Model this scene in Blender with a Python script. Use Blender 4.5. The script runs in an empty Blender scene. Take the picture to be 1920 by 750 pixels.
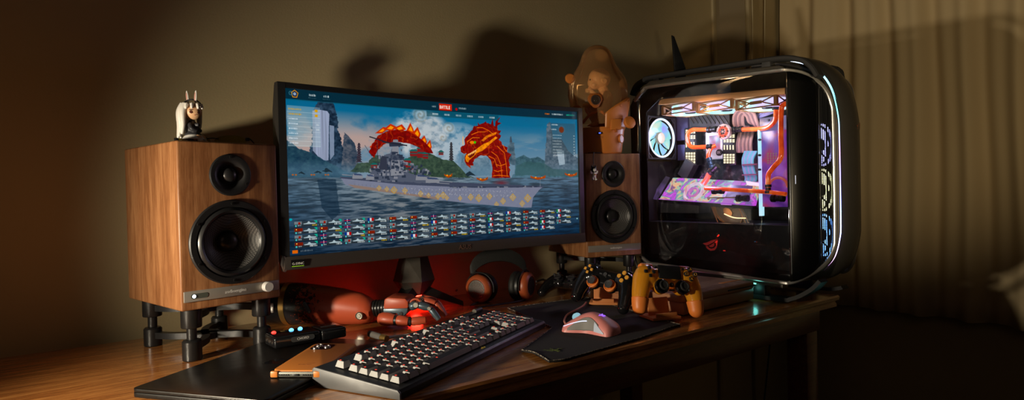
import bpy, bmesh, math, random
import numpy as np
from mathutils import Vector, Matrix
random.seed(7); rng = np.random.RandomState(11)
PI = math.pi; rad = math.radians
SC = bpy.context.scene
COL = bpy.context.collection
# ------------------------------------------------------------------ camera model (fitted; desk top is z=0 while building)
FP = 1158.6; PITCH = rad(.72); ROLL = rad(-1.36); HC = .2894
_F = np.array([0, math.cos(PITCH), -math.sin(PITCH)]); _U0 = np.array([0, math.sin(PITCH), math.cos(PITCH)])
_R = math.cos(ROLL)*np.array([1., 0, 0])+math.sin(ROLL)*_U0
_U = -math.sin(ROLL)*np.array([1., 0, 0])+math.cos(ROLL)*_U0
_C = np.array([0, 0, HC])
def ray(px, py): return _F+_R*(px-960)/FP-_U*(py-375)/FP
def atz(px, py, z=0.):
    d = ray(px, py); return Vector(_C+d*(z-HC)/d[2])
def aty(px, py, Y):
    d = ray(px, py); return Vector(_C+d*Y/d[1])
def atpl(px, py, P, n):
    d = ray(px, py); P = np.array(P, float); n = np.array(n, float)
    return Vector(_C+d*((P-_C)@n)/(d@n))
def proj(P):
    v = np.array(P, float)-_C; w = v@_F
    return (960+FP*(v@_R)/w, 375-FP*(v@_U)/w)

# ------------------------------------------------------------------ materials
def mat(name, col=(.5, .5, .5), rough=.5, metal=0., emit=None, es=1., coat=0., spec=.5, alpha=None, trans=0., sub=0.):
    m = bpy.data.materials.new(name); m.use_nodes = True
    b = m.node_tree.nodes['Principled BSDF']
    b.inputs['Base Color'].default_value = (*col, 1); b.inputs['Roughness'].default_value = rough
    b.inputs['Metallic'].default_value = metal; b.inputs['Coat Weight'].default_value = coat
    b.inputs['Coat Roughness'].default_value = .08
    b.inputs['Specular IOR Level'].default_value = spec
    b.inputs['Transmission Weight'].default_value = trans
    if sub: b.inputs['Subsurface Weight'].default_value = sub; b.inputs['Subsurface Scale'].default_value = .01
    if emit: b.inputs['Emission Color'].default_value = (*emit, 1); b.inputs['Emission Strength'].default_value = es
    if alpha is not None: b.inputs['Alpha'].default_value = alpha
    return m
def nodes(m): return m.node_tree.nodes, m.node_tree.links, m.node_tree.nodes['Principled BSDF']
def nd(m, t, **k):
    n = m.node_tree.nodes.new(t)
    for a, v in k.items(): setattr(n, a, v)
    return n
def coords(m, scale=(1, 1, 1), rot=(0, 0, 0), out='Object'):
    t = nd(m, 'ShaderNodeTexCoord'); mp = nd(m, 'ShaderNodeMapping')
    mp.inputs['Scale'].default_value = scale; mp.inputs['Rotation'].default_value = rot
    m.node_tree.links.new(t.outputs[out], mp.inputs['Vector']); return mp.outputs['Vector']
def ramp(m, fac, stops, interp='LINEAR'):
    r = nd(m, 'ShaderNodeValToRGB'); r.color_ramp.interpolation = interp
    e = r.color_ramp.elements
    while len(e) < len(stops): e.new(.5)
    for x, (p, c) in zip(e, stops): x.position = p; x.color = (*c, 1)
    m.node_tree.links.new(fac, r.inputs['Fac']); return r.outputs['Color']
def noise(m, vec, scale=5, detail=4, rough=.5, dist=0):
    n = nd(m, 'ShaderNodeTexNoise'); n.inputs['Scale'].default_value = scale; n.inputs['Detail'].default_value = detail
    n.inputs['Roughness'].default_value = rough; n.inputs['Distortion'].default_value = dist
    m.node_tree.links.new(vec, n.inputs['Vector']); return n.outputs['Fac']
def bump(m, fac, strength=.2, dist=.001):
    b = nd(m, 'ShaderNodeBump'); b.inputs['Strength'].default_value = strength; b.inputs['Distance'].default_value = dist
    m.node_tree.links.new(fac, b.inputs['Height'])
    m.node_tree.links.new(b.outputs['Normal'], m.node_tree.nodes['Principled BSDF'].inputs['Normal'])
def speckle(m, amt=.15, scale=60, rough_amt=.08, bumps=.05):
    """gentle procedural variation of roughness plus a fine grain on any plain material"""
    N, L, b = nodes(m); v = coords(m); f = noise(m, v, scale, 3)
    mr = nd(m, 'ShaderNodeMapRange'); r0 = b.inputs['Roughness'].default_value
    mr.inputs['To Min'].default_value = max(0.02, r0-rough_amt); mr.inputs['To Max'].default_value = min(1, r0+rough_amt)
    L.new(f, mr.inputs['Value']); L.new(mr.outputs['Result'], b.inputs['Roughness'])
    if bumps: bump(m, noise(m, v, scale*8, 2), bumps, .0004)
    return m
def wood(name, c1, c2, c3, stretch, rough=.4, coat=0., scale=1.):
    m = mat(name, c2, rough, coat=coat); N, L, b = nodes(m)
    v = coords(m, stretch)
    n1 = noise(m, v, 6*scale, 6, .65, .6); n2 = noise(m, v, 34*scale, 5, .7, .2)
    mx = nd(m, 'ShaderNodeMath', operation='MULTIPLY_ADD'); L.new(n2, mx.inputs[0]); mx.inputs[1].default_value = .45; 
    m2 = nd(m, 'ShaderNodeMath', operation='MULTIPLY'); L.new(n1, m2.inputs[0]); m2.inputs[1].default_value = .75
    L.new(m2.outputs[0], mx.inputs[2])
    c = ramp(m, mx.outputs[0], [(.36, c1), (.55, c2), (.74, c3)])
    L.new(c, b.inputs['Base Color']); bump(m, n2, .12, .0006)
    return m
M = {}
M['walnut'] = wood('walnut_veneer', (.10, .038, .012), (.24, .095, .034), (.40, .185, .075), (9, 9, .7), .42)
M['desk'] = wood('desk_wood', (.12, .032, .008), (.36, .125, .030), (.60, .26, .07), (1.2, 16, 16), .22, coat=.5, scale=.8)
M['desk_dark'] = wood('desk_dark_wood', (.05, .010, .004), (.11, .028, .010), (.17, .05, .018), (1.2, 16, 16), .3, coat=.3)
M['black'] = speckle(mat('black_plastic', (.012, .012, .013), .42))
M['border_black'] = mat('border_black', (.003, .003, .003), .22, spec=.3)
M['black_gloss'] = mat('black_gloss_plastic', (.008, .008, .009), .12, coat=.4)
M['black_matte'] = speckle(mat('black_matte_rubber', (.018, .017, .017), .75), bumps=.15)
M['black_metal'] = speckle(mat('black_metal', (.035, .034, .034), .35, .7))
M['dark_grey'] = speckle(mat('dark_grey_plastic', (.05, .05, .052), .45))
M['chin'] = speckle(mat('monitor_chin_metal', (.11, .095, .085), .42, .6))
M['silver'] = mat('brushed_silver', (.62, .58, .56), .3, 1.)
_v = coords(M['silver'], (2, 300, 300)); bump(M['silver'], noise(M['silver'], _v, 3, 3), .08, .0003)
M['knob'] = mat('satin_knob', (.62, .60, .57), .4, .15)
M['plate'] = speckle(mat('satin_plate', (.36, .33, .29), .38, .45))
M['gunmetal'] = speckle(mat('gunmetal_panel', (.085, .075, .062), .42, .6))
M['rail'] = speckle(mat('silver_rail', (.55, .53, .50), .35, .9))
M['cone'] = mat('woven_cone', (.035, .034, .036), .38, .3)
_v = coords(M['cone'], (1, 1, 1), (0, rad(45), 0))
_w1 = nd(M['cone'], 'ShaderNodeTexChecker'); _w1.inputs['Scale'].default_value = 520
M['cone'].node_tree.links.new(_v, _w1.inputs['Vector'])
_cr = ramp(M['cone'], _w1.outputs['Fac'], [(0, (.015, .015, .016)), (1, (.13, .125, .12))])
M['cone'].node_tree.links.new(_cr, M['cone'].node_tree.nodes['Principled BSDF'].inputs['Base Color'])
bump(M['cone'], _w1.outputs['Fac'], .5, .0006)
M['rubber'] = mat('satin_rubber', (.014, .014, .015), .33)
M['laptop'] = speckle(mat('laptop_lid', (.020, .0185, .017), .30, .6), rough_amt=.05, bumps=0)
M['mirror'] = mat('mirror_black', (.01, .01, .01), .04, coat=1)
M['leather'] = mat('tan_leather', (.62, .205, .035), .42)
_v = coords(M['leather']); bump(M['leather'], noise(M['leather'], _v, 900, 3), .12, .0004)
M['pink'] = speckle(mat('pink_plastic', (.78, .27, .25), .42), bumps=0)
M['pink_grip'] = speckle(mat('grey_side_grip', (.23, .22, .21), .6))
M['pad'] = mat('mouse_pad_cloth', (.014, .011, .010), .95)
_v = coords(M['pad']); bump(M['pad'], noise(M['pad'], _v, 1500, 2), .3, .0004)
M['stitch'] = mat('worn_stitching', (.42, .36, .28), .9)
M['stitch'] .node_tree.nodes['Principled BSDF'].inputs['Roughness'].default_value = .95
_c = ramp(M['stitch'], noise(M['stitch'], coords(M['stitch']), 260, 3), [(.45, (.03, .025, .02)), (.6, (.40, .34, .26))])
M['stitch'].node_tree.links.new(_c, M['stitch'].node_tree.nodes['Principled BSDF'].inputs['Base Color'])
M['orange_solid'] = speckle(mat('orange_plastic', (.80, .22, .035), .45), bumps=0)
M['orange_trans'] = mat('translucent_orange', (1, .42, .025), .18, trans=.40, coat=.3)
M['orange_card'] = speckle(mat('orange_stand', (.62, .22, .06), .7))
M['gold'] = mat('gold_band', (.60, .38, .12), .32, .9)
M['steel_blue'] = speckle(mat('steel_blue_metal', (.10, .14, .17), .35, .5))
M['screw'] = mat('screw_metal', (.5, .47, .40), .3, .9)
M['white'] = mat('white_plastic', (.75, .73, .70), .4)
M['skin'] = mat('doll_skin', (.80, .48, .26), .45, sub=.2)
M['pink_console'] = speckle(mat('console_top', (.42, .22, .20), .4), bumps=0)
_N, _L, _b = nodes(M['pink_console'])
_c = ramp(M['pink_console'], noise(M['pink_console'], coords(M['pink_console']), 9, 3, .5, 1.5), [(.35, (.36, .19, .17)), (.52, (.46, .26, .24)), (.56, (.60, .42, .40)), (.62, (.40, .21, .19))])
_L.new(_c, _b.inputs['Base Color'])
M['console_side'] = speckle(mat('console_side', (.36, .16, .07), .45))
M['yellow_btn'] = mat('yellow_button', (.80, .38, .05), .35)
M['fabric_black'] = mat('pad_leather', (.011, .011, .010), .6)
_v = coords(M['fabric_black']); bump(M['fabric_black'], noise(M['fabric_black'], _v, 350, 4), .4, .001)
M['ear_wood'] = mat('ear_cup_wood', (.36, .075, .022), .4)
M['cable'] = mat('black_cable', (.012, .012, .012), .45)
M['cable_pink'] = mat('braided_pink_cable', (.62, .25, .18), .7)
def emis(name, c, s): return mat(name, (.02, .02, .02), .4, emit=c, es=s)
M['led_white'] = emis('led_white', (.85, .92, 1), 3.0)
M['led_blue'] = emis('led_blue', (.10, .45, 1), 4)
M['led_red'] = emis('led_red', (1, .03, .02), 4)
M['led_purple'] = emis('led_purple', (.32, .12, 1), 1.3)
M['end_plate'] = speckle(mat('keyboard_end_plate', (.13, .13, .13), .5, .4))
M['key_legend'] = emis('key_legend_red', (1, .07, .03), 1.1)
M['key_top'] = speckle(mat('key_top', (.014, .013, .013), .55), bumps=0)
M['key_side'] = speckle(mat('key_side', (.38, .375, .36), .55), bumps=0)
M['ink_white'] = mat('white_print', (.70, .68, .65), .5)
M['ink_green'] = mat('green_print', (.13, .20, .01), .8)
M['ink_lime'] = mat('lime_print', (.35, .75, .03), .5, emit=(.3, .8, .02), es=.08)
M['ink_red'] = mat('red_print', (.42, .035, .02), .45)
M['red_paint'] = mat('red_paint', (.50, .085, .035), .42)
def dome_glass(name, tint, refl=.6, rough=.02, base=.0, dc=None):
    m = bpy.data.materials.new(name); m.use_nodes = True; nt = m.node_tree; nt.nodes.clear()
    o = nt.nodes.new('ShaderNodeOutputMaterial'); t = nt.nodes.new('ShaderNodeBsdfTransparent'); t.inputs[0].default_value = (*tint, 1)
    g = nt.nodes.new('ShaderNodeBsdfGlossy'); g.inputs['Roughness'].default_value = rough
    f = nt.nodes.new('ShaderNodeFresnel'); f.inputs[0].default_value = 1.45
    mm = nt.nodes.new('ShaderNodeMath'); mm.operation = 'MULTIPLY'; mm.inputs[1].default_value = refl
    mx = nt.nodes.new('ShaderNodeMixShader'); nt.links.new(f.outputs[0], mm.inputs[0]); nt.links.new(mm.outputs[0], mx.inputs[0])
    nt.links.new(t.outputs[0], mx.inputs[1]); nt.links.new(g.outputs[0], mx.inputs[2])
    last = mx.outputs[0]
    if base:
        d = nt.nodes.new('ShaderNodeBsdfDiffuse'); d.inputs[0].default_value = (*(dc or tint), 1)
        m2 = nt.nodes.new('ShaderNodeMixShader'); m2.inputs[0].default_value = base
        nt.links.new(last, m2.inputs[1]); nt.links.new(d.outputs[0], m2.inputs[2]); last = m2.outputs[0]
    nt.links.new(last, o.inputs[0]); return m
M['case_glass'] = dome_glass('tempered_case_glass', (.84, .84, .86), 1.0)
M['pod_glass'] = dome_glass('amber_pod_plastic', (.98, .82, .62), .9, .08, .17, (.95, .52, .22))
M['lens'] = dome_glass('yellow_lens', (.80, .74, .22), .9, .02, .16)

# ------------------------------------------------------------------ geometry helpers
def TR(loc=(0, 0, 0), rot=(0, 0, 0), sc=(1, 1, 1)):
    from mathutils import Euler
    return Matrix.Translation(Vector(loc)) @ Euler(rot).to_matrix().to_4x4() @ Matrix.Diagonal((*sc, 1))
def basis(o, x, y, z):
    m = Matrix.Identity(4)
    for i, a in enumerate((x, y, z)):
        a = Vector(a)
        for j in range(3): m[j][i] = a[j]
    for j in range(3): m[j][3] = o[j]
    return m
def zto(p0, p1):
    d = (Vector(p1)-Vector(p0)); q = d.to_track_quat('Z', 'Y'); return Matrix.Translation(Vector(p0)) @ q.to_matrix().to_4x4(), d.length
class MB:
    def __init__(s): s.bm = bmesh.new()
    def _in(s, t, mt=None, mi=0):
        if mt is not None: bmesh.ops.transform(t, matrix=mt, verts=t.verts)
        for f in t.faces: f.material_index = mi
        me = bpy.data.meshes.new('t'); t.to_mesh(me); t.free(); s.bm.from_mesh(me); bpy.data.meshes.remove(me); return s
    def box(s, c, d, rot=(0, 0, 0), bev=0., mi=0, seg=2, mt=None, taper=1.):
        t = bmesh.new(); bmesh.ops.create_cube(t, size=1)
        for v in t.verts:
            k = taper if v.co.z > 0 else 1
            v.co = Vector((v.co.x*d[0]*k, v.co.y*d[1]*k, v.co.z*d[2]))
        if bev: bmesh.ops.bevel(t, geom=t.edges[:], offset=bev, segments=seg, profile=.5, affect='EDGES')
        m = TR(c, rot)
        if mt is not None: m = mt @ m
        return s._in(t, m, mi)
    def lathe(s, prof, mt=None, n=40, mi=0, cap=False):
        t = bmesh.new(); rings = []
        for r, z in prof:
            if r < 1e-6: rings.append([t.verts.new((0, 0, z))])
            else: rings.append([t.verts.new((r*math.cos(2*PI*i/n), r*math.sin(2*PI*i/n), z)) for i in range(n)])
        for a, b in zip(rings, rings[1:]):
            for i in range(n):
                j = (i+1) % n
                if len(a) == 1 and len(b) == 1: continue
                if len(a) == 1: t.faces.new((a[0], b[j], b[i]))
                elif len(b) == 1: t.faces.new((a[i], a[j], b[0]))
                else: t.faces.new((a[i], a[j], b[j], b[i]))
        if cap:
            for r_ in (rings[0], rings[-1]):
                if len(r_) > 2: t.faces.new(r_)
        bmesh.ops.recalc_face_normals(t, faces=t.faces[:])
        return s._in(t, mt, mi)
    def cyl(s, p0, p1, r0, r1=None, n=24, mi=0, bev=0.):
        r1 = r0 if r1 is None else r1; m, l = zto(p0, p1)
        if bev: return s.lathe([(0, 0), (r0-bev, 0), (r0, bev), (r1, l-bev), (r1-bev, l), (0, l)], m, n, mi)
        return s.lathe([(0, 0), (r0, 0), (r1, l), (0, l)], m, n, mi)
    def sph(s, c, r, mi=0, u=24, v=14, rot=(0, 0, 0)):
        t = bmesh.new(); bmesh.ops.create_uvsphere(t, u_segments=u, v_segments=v, radius=1)
        if not hasattr(r, '__len__'): r = (r, r, r)
        return s._in(t, TR(c, rot, r), mi)
    def prism(s, poly, h, mt=None, bev=0., mi=0, seg=2):
        """poly in xy extruded along +z"""
        t = bmesh.new(); vs = [t.verts.new((*p[:2], 0)) for p in poly]; f = t.faces.new(vs)
        e = bmesh.ops.extrude_face_region(t, geom=[f])
        bmesh.ops.translate(t, vec=(0, 0, h), verts=[v for v in e['geom'] if isinstance(v, bmesh.types.BMVert)])
        bmesh.ops.recalc_face_normals(t, faces=t.faces[:])
        if bev: bmesh.ops.bevel(t, geom=t.edges[:], offset=bev, segments=seg, profile=.5, affect='EDGES')
        return s._in(t, mt, mi)
    def tube(s, pts, r, n=10, mi=0, smooth=True, close=False):
        pts = [Vector(p) for p in pts]
        if smooth and len(pts) > 2: pts = catmull(pts, 8)
        R = r if hasattr(r, '__len__') else None
        t = bmesh.new(); rings = []; up = Vector((0, 0, 1)); T0 = None; X = None
        for i, p in enumerate(pts):
            T = (pts[min(i+1, len(pts)-1)]-pts[max(i-1, 0)]).normalized()
            if X is None:
                X = T.cross(up if abs(T.z) < .9 else Vector((1, 0, 0))).normalized()
            else: X = (X-T*X.dot(T)).normalized()
            Y = T.cross(X)
            rr = r if R is None else R[0]+(R[1]-R[0])*i/(len(pts)-1)
            rings.append([t.verts.new(p+(X*math.cos(2*PI*k/n)+Y*math.sin(2*PI*k/n))*rr) for k in range(n)])
        for a, b in zip(rings, rings[1:]):
            for k in range(n): t.faces.new((a[k], a[(k+1) % n], b[(k+1) % n], b[k]))
        t.faces.new(rings[0]); t.faces.new(rings[-1])
        bmesh.ops.recalc_face_normals(t, faces=t.faces[:])
        return s._in(t, None, mi)
    def ribbon(s, path, prof, side=(1, 0, 0), mi=0, cap=True, smooth=0):
        """sweep a closed profile (a,b): a along side, b along the normal of the path"""
        path = [Vector(p) for p in path]
        if smooth: path = catmull(path, smooth)
        side = Vector(side); t = bmesh.new(); rings = []
        for i, p in enumerate(path):
            T = (path[min(i+1, len(path)-1)]-path[max(i-1, 0)]).normalized(); N = T.cross(side).normalized()
            rings.append([t.verts.new(p+side*a+N*b) for a, b in prof])
        n = len(prof)
        for a, b in zip(rings, rings[1:]):
            for k in range(n): t.faces.new((a[k], a[(k+1) % n], b[(k+1) % n], b[k]))
        if cap: t.faces.new(rings[0]); t.faces.new(rings[-1])
        bmesh.ops.recalc_face_normals(t, faces=t.faces[:])
        return s._in(t, None, mi)
    def quad(s, a, b, c, d, mi=0):
        t = bmesh.new(); t.faces.new([t.verts.new(p) for p in (a, b, c, d)]); return s._in(t, None, mi)
    def poly(s, pts, mi=0):
        t = bmesh.new(); t.faces.new([t.verts.new(p) for p in pts]); return s._in(t, None, mi)
    def torus(s, R_, r, mt=None, n=48, k=10, mi=0, a0=0, a1=2*PI):
        t = bmesh.new(); rings = []; full = abs(a1-a0-2*PI) < 1e-4; cnt = n if full else n+1
        for i in range(cnt):
            a = a0+(a1-a0)*i/n
            rings.append([t.verts.new(((R_+r*math.cos(2*PI*j/k))*math.cos(a), (R_+r*math.cos(2*PI*j/k))*math.sin(a), r*math.sin(2*PI*j/k))) for j in range(k)])
        for i in range(n):
            a = rings[i]; b = rings[(i+1) % cnt]
            for j in range(k): t.faces.new((a[j], b[j], b[(j+1) % k], a[(j+1) % k]))
        if not full: t.faces.new(rings[0]); t.faces.new(rings[-1])
        bmesh.ops.recalc_face_normals(t, faces=t.faces[:])
        return s._in(t, mt, mi)
    def text(s, body, size, mt, ext=.0002, mi=0, bold=False):
        cu = bpy.data.curves.new('t', 'FONT'); cu.body = body; cu.size = size; cu.extrude = ext; cu.align_x = 'CENTER'; cu.align_y = 'CENTER'
        cu.resolution_u = 3
        if bold: cu.offset = size*.025
        o = bpy.data.objects.new('t', cu); COL.objects.link(o)
        dg = bpy.context.evaluated_depsgraph_get(); dg.update()
        me = bpy.data.meshes.new_from_object(o.evaluated_get(dg)); t = bmesh.new(); t.from_mesh(me)
        bpy.data.objects.remove(o); bpy.data.curves.remove(cu); bpy.data.meshes.remove(me)
        return s._in(t, mt, mi)
    def build(s, name, mats, parent=None, smooth=True, ang=35, voxel=0, smooths=4, subd=0, hint=True):
        me = bpy.data.meshes.new(name); bmesh.ops.remove_doubles(s.bm, verts=s.bm.verts, dist=1e-7); s.bm.to_mesh(me); s.bm.free()
        if not isinstance(mats, (list, tuple)): mats = [mats]
        if voxel:
            o = bpy.data.objects.new('t', me); COL.objects.link(o)
            md = o.modifiers.new('r', 'REMESH'); md.mode = 'VOXEL'; md.voxel_size = voxel
            sm = o.modifiers.new('s', 'SMOOTH'); sm.factor = .5; sm.iterations = smooths
            dg = bpy.context.evaluated_depsgraph_get(); dg.update()
            m2 = bpy.data.meshes.new_from_object(o.evaluated_get(dg)); bpy.data.objects.remove(o); bpy.data.meshes.remove(me); me = m2; me.name = name
            me.materials.clear()
        for m_ in mats: me.materials.append(M[m_] if isinstance(m_, str) else m_)
        if smooth:
            me.shade_smooth()
            if not voxel: me.set_sharp_from_angle(angle=rad(ang))
        o = bpy.data.objects.new(name, me); COL.objects.link(o)
        if parent is not None: o.parent = parent
        return o
def catmull(pts, k):
    out = []
    for i in range(len(pts)-1):
        p0 = pts[max(i-1, 0)]; p1 = pts[i]; p2 = pts[i+1]; p3 = pts[min(i+2, len(pts)-1)]
        for j in range(k):
            t = j/k
            out.append(.5*((2*p1)+(-p0+p2)*t+(2*p0-5*p1+4*p2-p3)*t*t+(-p0+3*p1-3*p2+p3)*t**3))
    out.append(pts[-1]); return out
def thing(name, label, cat, loc=(0, 0, 0), rotz=0, group=None, rot=None, sc=None):
    o = bpy.data.objects.new(name, None); COL.objects.link(o); o.empty_display_size = .02
    o.location = loc; o.rotation_euler = rot if rot else (0, 0, rotz)
    if sc: o.scale = (sc, sc, sc)
    o['label'] = label; o['category'] = cat
    if group: o['group'] = group
    return o
def tag(o, label, cat, group=None):
    o['label'] = label; o['category'] = cat
    if group: o['group'] = group
    return o
def struct(o): o['kind'] = 'structure'; return o
def rrect(w, h, r, n=5, cx=0, cy=0):
    p = []
    for sx, sy, a in ((1, 1, 0), (-1, 1, 90), (-1, -1, 180), (1, -1, 270)):
        for i in range(n+1):
            t = rad(a+90*i/n); p.append((cx+sx*(w/2-r)+r*math.cos(t), cy+sy*(h/2-r)+r*math.sin(t)))
    return p
def dup(root, loc=None, rot=None, label=None, group=None):
    def cp(o, par):
        c = o.copy(); COL.objects.link(c)
        if par is not None: c.parent = par
        for ch in [x for x in bpy.data.objects if x.parent == o]: cp(ch, c)
        return c
    c = cp(root, None)
    if loc is not None: c.location = loc
    if rot is not None: c.rotation_euler = rot
    if label: c['label'] = label
    if group: c['group'] = group
    return c
# face frame: local xz wall face, normal -y : matrix that lays xy art onto the face
def onface(x, y, z): return basis((x, y, z), (1, 0, 0), (0, 0, 1), (0, -1, 0))

def carve(o, cut):
    md = o.modifiers.new('b', 'BOOLEAN'); md.operation = 'DIFFERENCE'; md.object = cut; md.solver = 'EXACT'
    dg = bpy.context.evaluated_depsgraph_get(); dg.update()
    me = bpy.data.meshes.new_from_object(o.evaluated_get(dg)); o.modifiers.clear(); o.data = me
    me.shade_smooth(); me.set_sharp_from_angle(angle=rad(35)); bpy.data.objects.remove(cut)
# ================================================================== SETTING
WD = Vector((.803, .596, 0)).normalized(); WN = Vector((-WD.y, WD.x, 0)); WP = Vector((.27, 2.135, 0))
YAW_W = math.atan2(WD.y, WD.x)
wallm = mat('painted_wall', (.46, .364, .20), .85)
_N, _L, _b = nodes(wallm)
_c = ramp(wallm, noise(wallm, coords(wallm), 1.7, 5), [(.3, (.43, .335, .18)), (.7, (.49, .39, .215))]); _L.new(_c, _b.inputs['Base Color'])
bump(wallm, noise(wallm, coords(wallm), 190, 4, .6), .25, .002)
def wallbox(name, a, b, z0, z1, th=.1, m=wallm):
    """vertical slab whose front face runs a->b, thickness away to the left of a->b"""
    a = Vector(a); b = Vector(b); d = (b-a); u = d.normalized(); n = Vector((-u.y, u.x, 0))
    mb = MB(); mb.box(((d.length)/2, th/2, (z0+z1)/2), (d.length, th, z1-z0))
    o = mb.build(name, m); o.location = (a.x, a.y, 0); o.rotation_euler = (0, 0, math.atan2(u.y, u.x)); return struct(o)
tR = (Vector((1.24, 2.85, 0))-WP).dot(WD)
cornerR = WP+WD*(tR+.12)
W0 = WP-WD*2.6
wallbox('wall_back', W0, cornerR, -.75, 1.85)
right_dir = Vector((.60, -.80, 0)).normalized()
wallbox('wall_right', cornerR+WD*.02, cornerR+WD*.02+right_dir*3.2, -.75, 1.85)
# raised plaster strip and wooden strips beside the window corner
t1 = (atpl(1336, 40, WP, WN)-WP).dot(WD); t2 = (atpl(1398, 40, WP, WN)-WP).dot(WD); t3 = (atpl(1412, 40, WP, WN)-WP).dot(WD)
trimm = speckle(mat('aged_cream_trim', (.42, .34, .20), .7), bumps=.3)
for i, (t, w_, th) in enumerate(((t1, .022, .012), (t2+.012, .030, .018))):
    o = MB().box((0, -th/2, .55), (w_, th, 2.58), bev=.003).build('trim_%d' % (i+1), trimm); p = WP+WD*t
    o.location = (p.x, p.y, 0); o.rotation_euler = (0, 0, YAW_W); struct(o)
pw = wallbox('wall_panel', WP+WD*(t1+.02)-WN*.004, WP+WD*(t2-.01)-WN*.004, -.75, 1.85, th=.004, m=speckle(mat('panel_paint', (.40, .33, .23), .8), bumps=.2)); pw.name = 'trim_3'
# loose wires running down the wall beside the strips
for k, px in enumerate((1398, 1422)):
    p = WP+WD*((atpl(px, 40, WP, WN)-WP).dot(WD))-WN*.03
    pts = [(p.x+.006*math.sin(i*1.7+k)*WD.x, p.y+.006*math.sin(i*1.7+k)*WD.y, 1.8-i*.16) for i in range(12)]
    tag(MB().tube(pts, .0028, 8).build('wall_cable', mat('beige_cable', (.50, .42, .26), .5)), ['thin beige cable hanging on the wall left of the wooden strip', 'thin beige cable hanging on the wall between strip and curtain'][k], 'cable')
floorm = wood('floor_boards', (.05, .035, .025), (.09, .06, .045), (.13, .09, .06), (1, 6, 1), .4)
o = MB().box((.4, 1.0, -.76), (6, 6.4, .02)).build('floor', floorm); struct(o)
# curtain: pleated sheet hanging in front of the right wall
cm = mat('beige_curtain_cloth', (.56, .43, .24), .85, sub=.0)
bump(cm, noise(cm, coords(cm), 700, 2), .2, .0006)
def curtain(name, s0, s1, off, z0, z1, amp, wl, ph, label):
    bm = bmesh.new(); n = int((s1-s0)/.006); rows = 26; g = []
    for i in range(n+1):
        s_ = s0+(s1-s0)*i/n; col = []
        a = amp*(.75*math.sin(2*PI*s_/wl+ph)+.35*math.sin(2*PI*s_/(wl*.47)+1.3*ph)+.3*math.sin(2*PI*s_/(wl*2.3)))
        for j in range(rows+1):
            t = j/rows; z = z0+(z1-z0)*t
            k = 1.0-.35*t
            q = cornerR+right_dir*(s_+.006*math.sin(5*z+s_*9))-Vector((-right_dir.y, right_dir.x, 0))*(off+a*k)
            col.append(bm.verts.new((q.x, q.y, z+.004*math.sin(s_*40)*(1-t))))
        g.append(col)
    for i in range(n):
        for j in range(rows): bm.faces.new((g[i][j], g[i+1][j], g[i+1][j+1], g[i][j+1]))
    mb = MB(); mb.bm.free(); mb.bm = bm; o = mb.build(name, cm, ang=80)
    sd = o.modifiers.new('t', 'SOLIDIFY'); sd.thickness = .0015
    return tag(o, label, 'curtain')
curtain('curtain', .02, 2.2, .10, -.23, 1.84, .030, .17, .6, 'long pleated beige curtain hanging at the right behind the computer')
mb = MB(); a = cornerR-Vector((-right_dir.y, right_dir.x, 0))*.10
mb.cyl((a.x, a.y, 1.852), tuple(a+right_dir*2.3+Vector((0, 0, 1.852))), .010)
tag(mb.build('curtain_rod', 'black_metal'), 'dark metal rod carrying the beige curtain', 'curtain rod')

# ================================================================== DESK
DC = Vector((.845, 1.617, 0)); YAW_D = YAW_W; DD = Vector((math.cos(YAW_D), math.sin(YAW_D), 0)); DN = Vector((-DD.y, DD.x, 0))
desk = thing('desk', 'long reddish brown wooden desk with moulded front edge under everything', 'desk', (DC.x, DC.y, -.75), YAW_D)
Ld = 2.3; Dd = .715
prof = [(0, -.030), (-.0, -.024), (.004, -.018), (-.006, -.012), (-.008, -.004), (-.004, 0), (Dd, 0), (Dd, -.030)]
mb = MB(); t = bmesh.new(); R1 = [t.verts.new((0, a, b+.75)) for a, b in prof]; R2 = [t.verts.new((-Ld, a, b+.75)) for a, b in prof]
for k in range(len(prof)): t.faces.new((R1[k], R1[(k+1) % len(prof)], R2[(k+1) % len(prof)], R2[k]))
t.faces.new(R1); t.faces.new(R2); bmesh.ops.recalc_face_normals(t, faces=t.faces[:]); mb._in(t)
mb.build('desk_top', 'desk', desk)
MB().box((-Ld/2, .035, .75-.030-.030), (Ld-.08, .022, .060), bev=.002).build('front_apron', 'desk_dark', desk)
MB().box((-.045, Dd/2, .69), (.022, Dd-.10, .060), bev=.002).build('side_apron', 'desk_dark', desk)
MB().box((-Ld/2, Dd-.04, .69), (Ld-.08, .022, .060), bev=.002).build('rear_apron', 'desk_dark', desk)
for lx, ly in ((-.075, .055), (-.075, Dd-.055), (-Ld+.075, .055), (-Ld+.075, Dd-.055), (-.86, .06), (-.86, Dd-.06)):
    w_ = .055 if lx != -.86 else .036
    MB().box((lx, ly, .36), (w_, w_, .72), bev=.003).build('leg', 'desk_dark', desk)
# cables hanging under the desk
for k, (pxs) in enumerate((((1074, 715), (1085, 760)), ((1112, 700), (1103, 765)), ((1025, 738), (1019, 770)), ((1446, 620), (1434, 740)))):
    a = aty(*pxs[0], (1.50, 1.62, 1.40, 2.0)[k]); b = aty(*pxs[1], (1.50, 1.62, 1.40, 2.0)[k])
    dz = (b-a); a2 = a-dz*.8; b2 = a+dz*(6 if k < 3 else 3); b2.z = max(b2.z, -.74)
    tag(MB().tube([a2, a, b, b2], .0045 if k < 3 else .003, 8).build('hanging_cable', 'cable'),
        ['black cable slanting down to the right under the desk', 'black cable hanging straight down under the desk, nearest the middle leg', 'black cable at the left, just under the front apron', 'thin dark cable hanging behind the corner leg'][k], 'cable')

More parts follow.
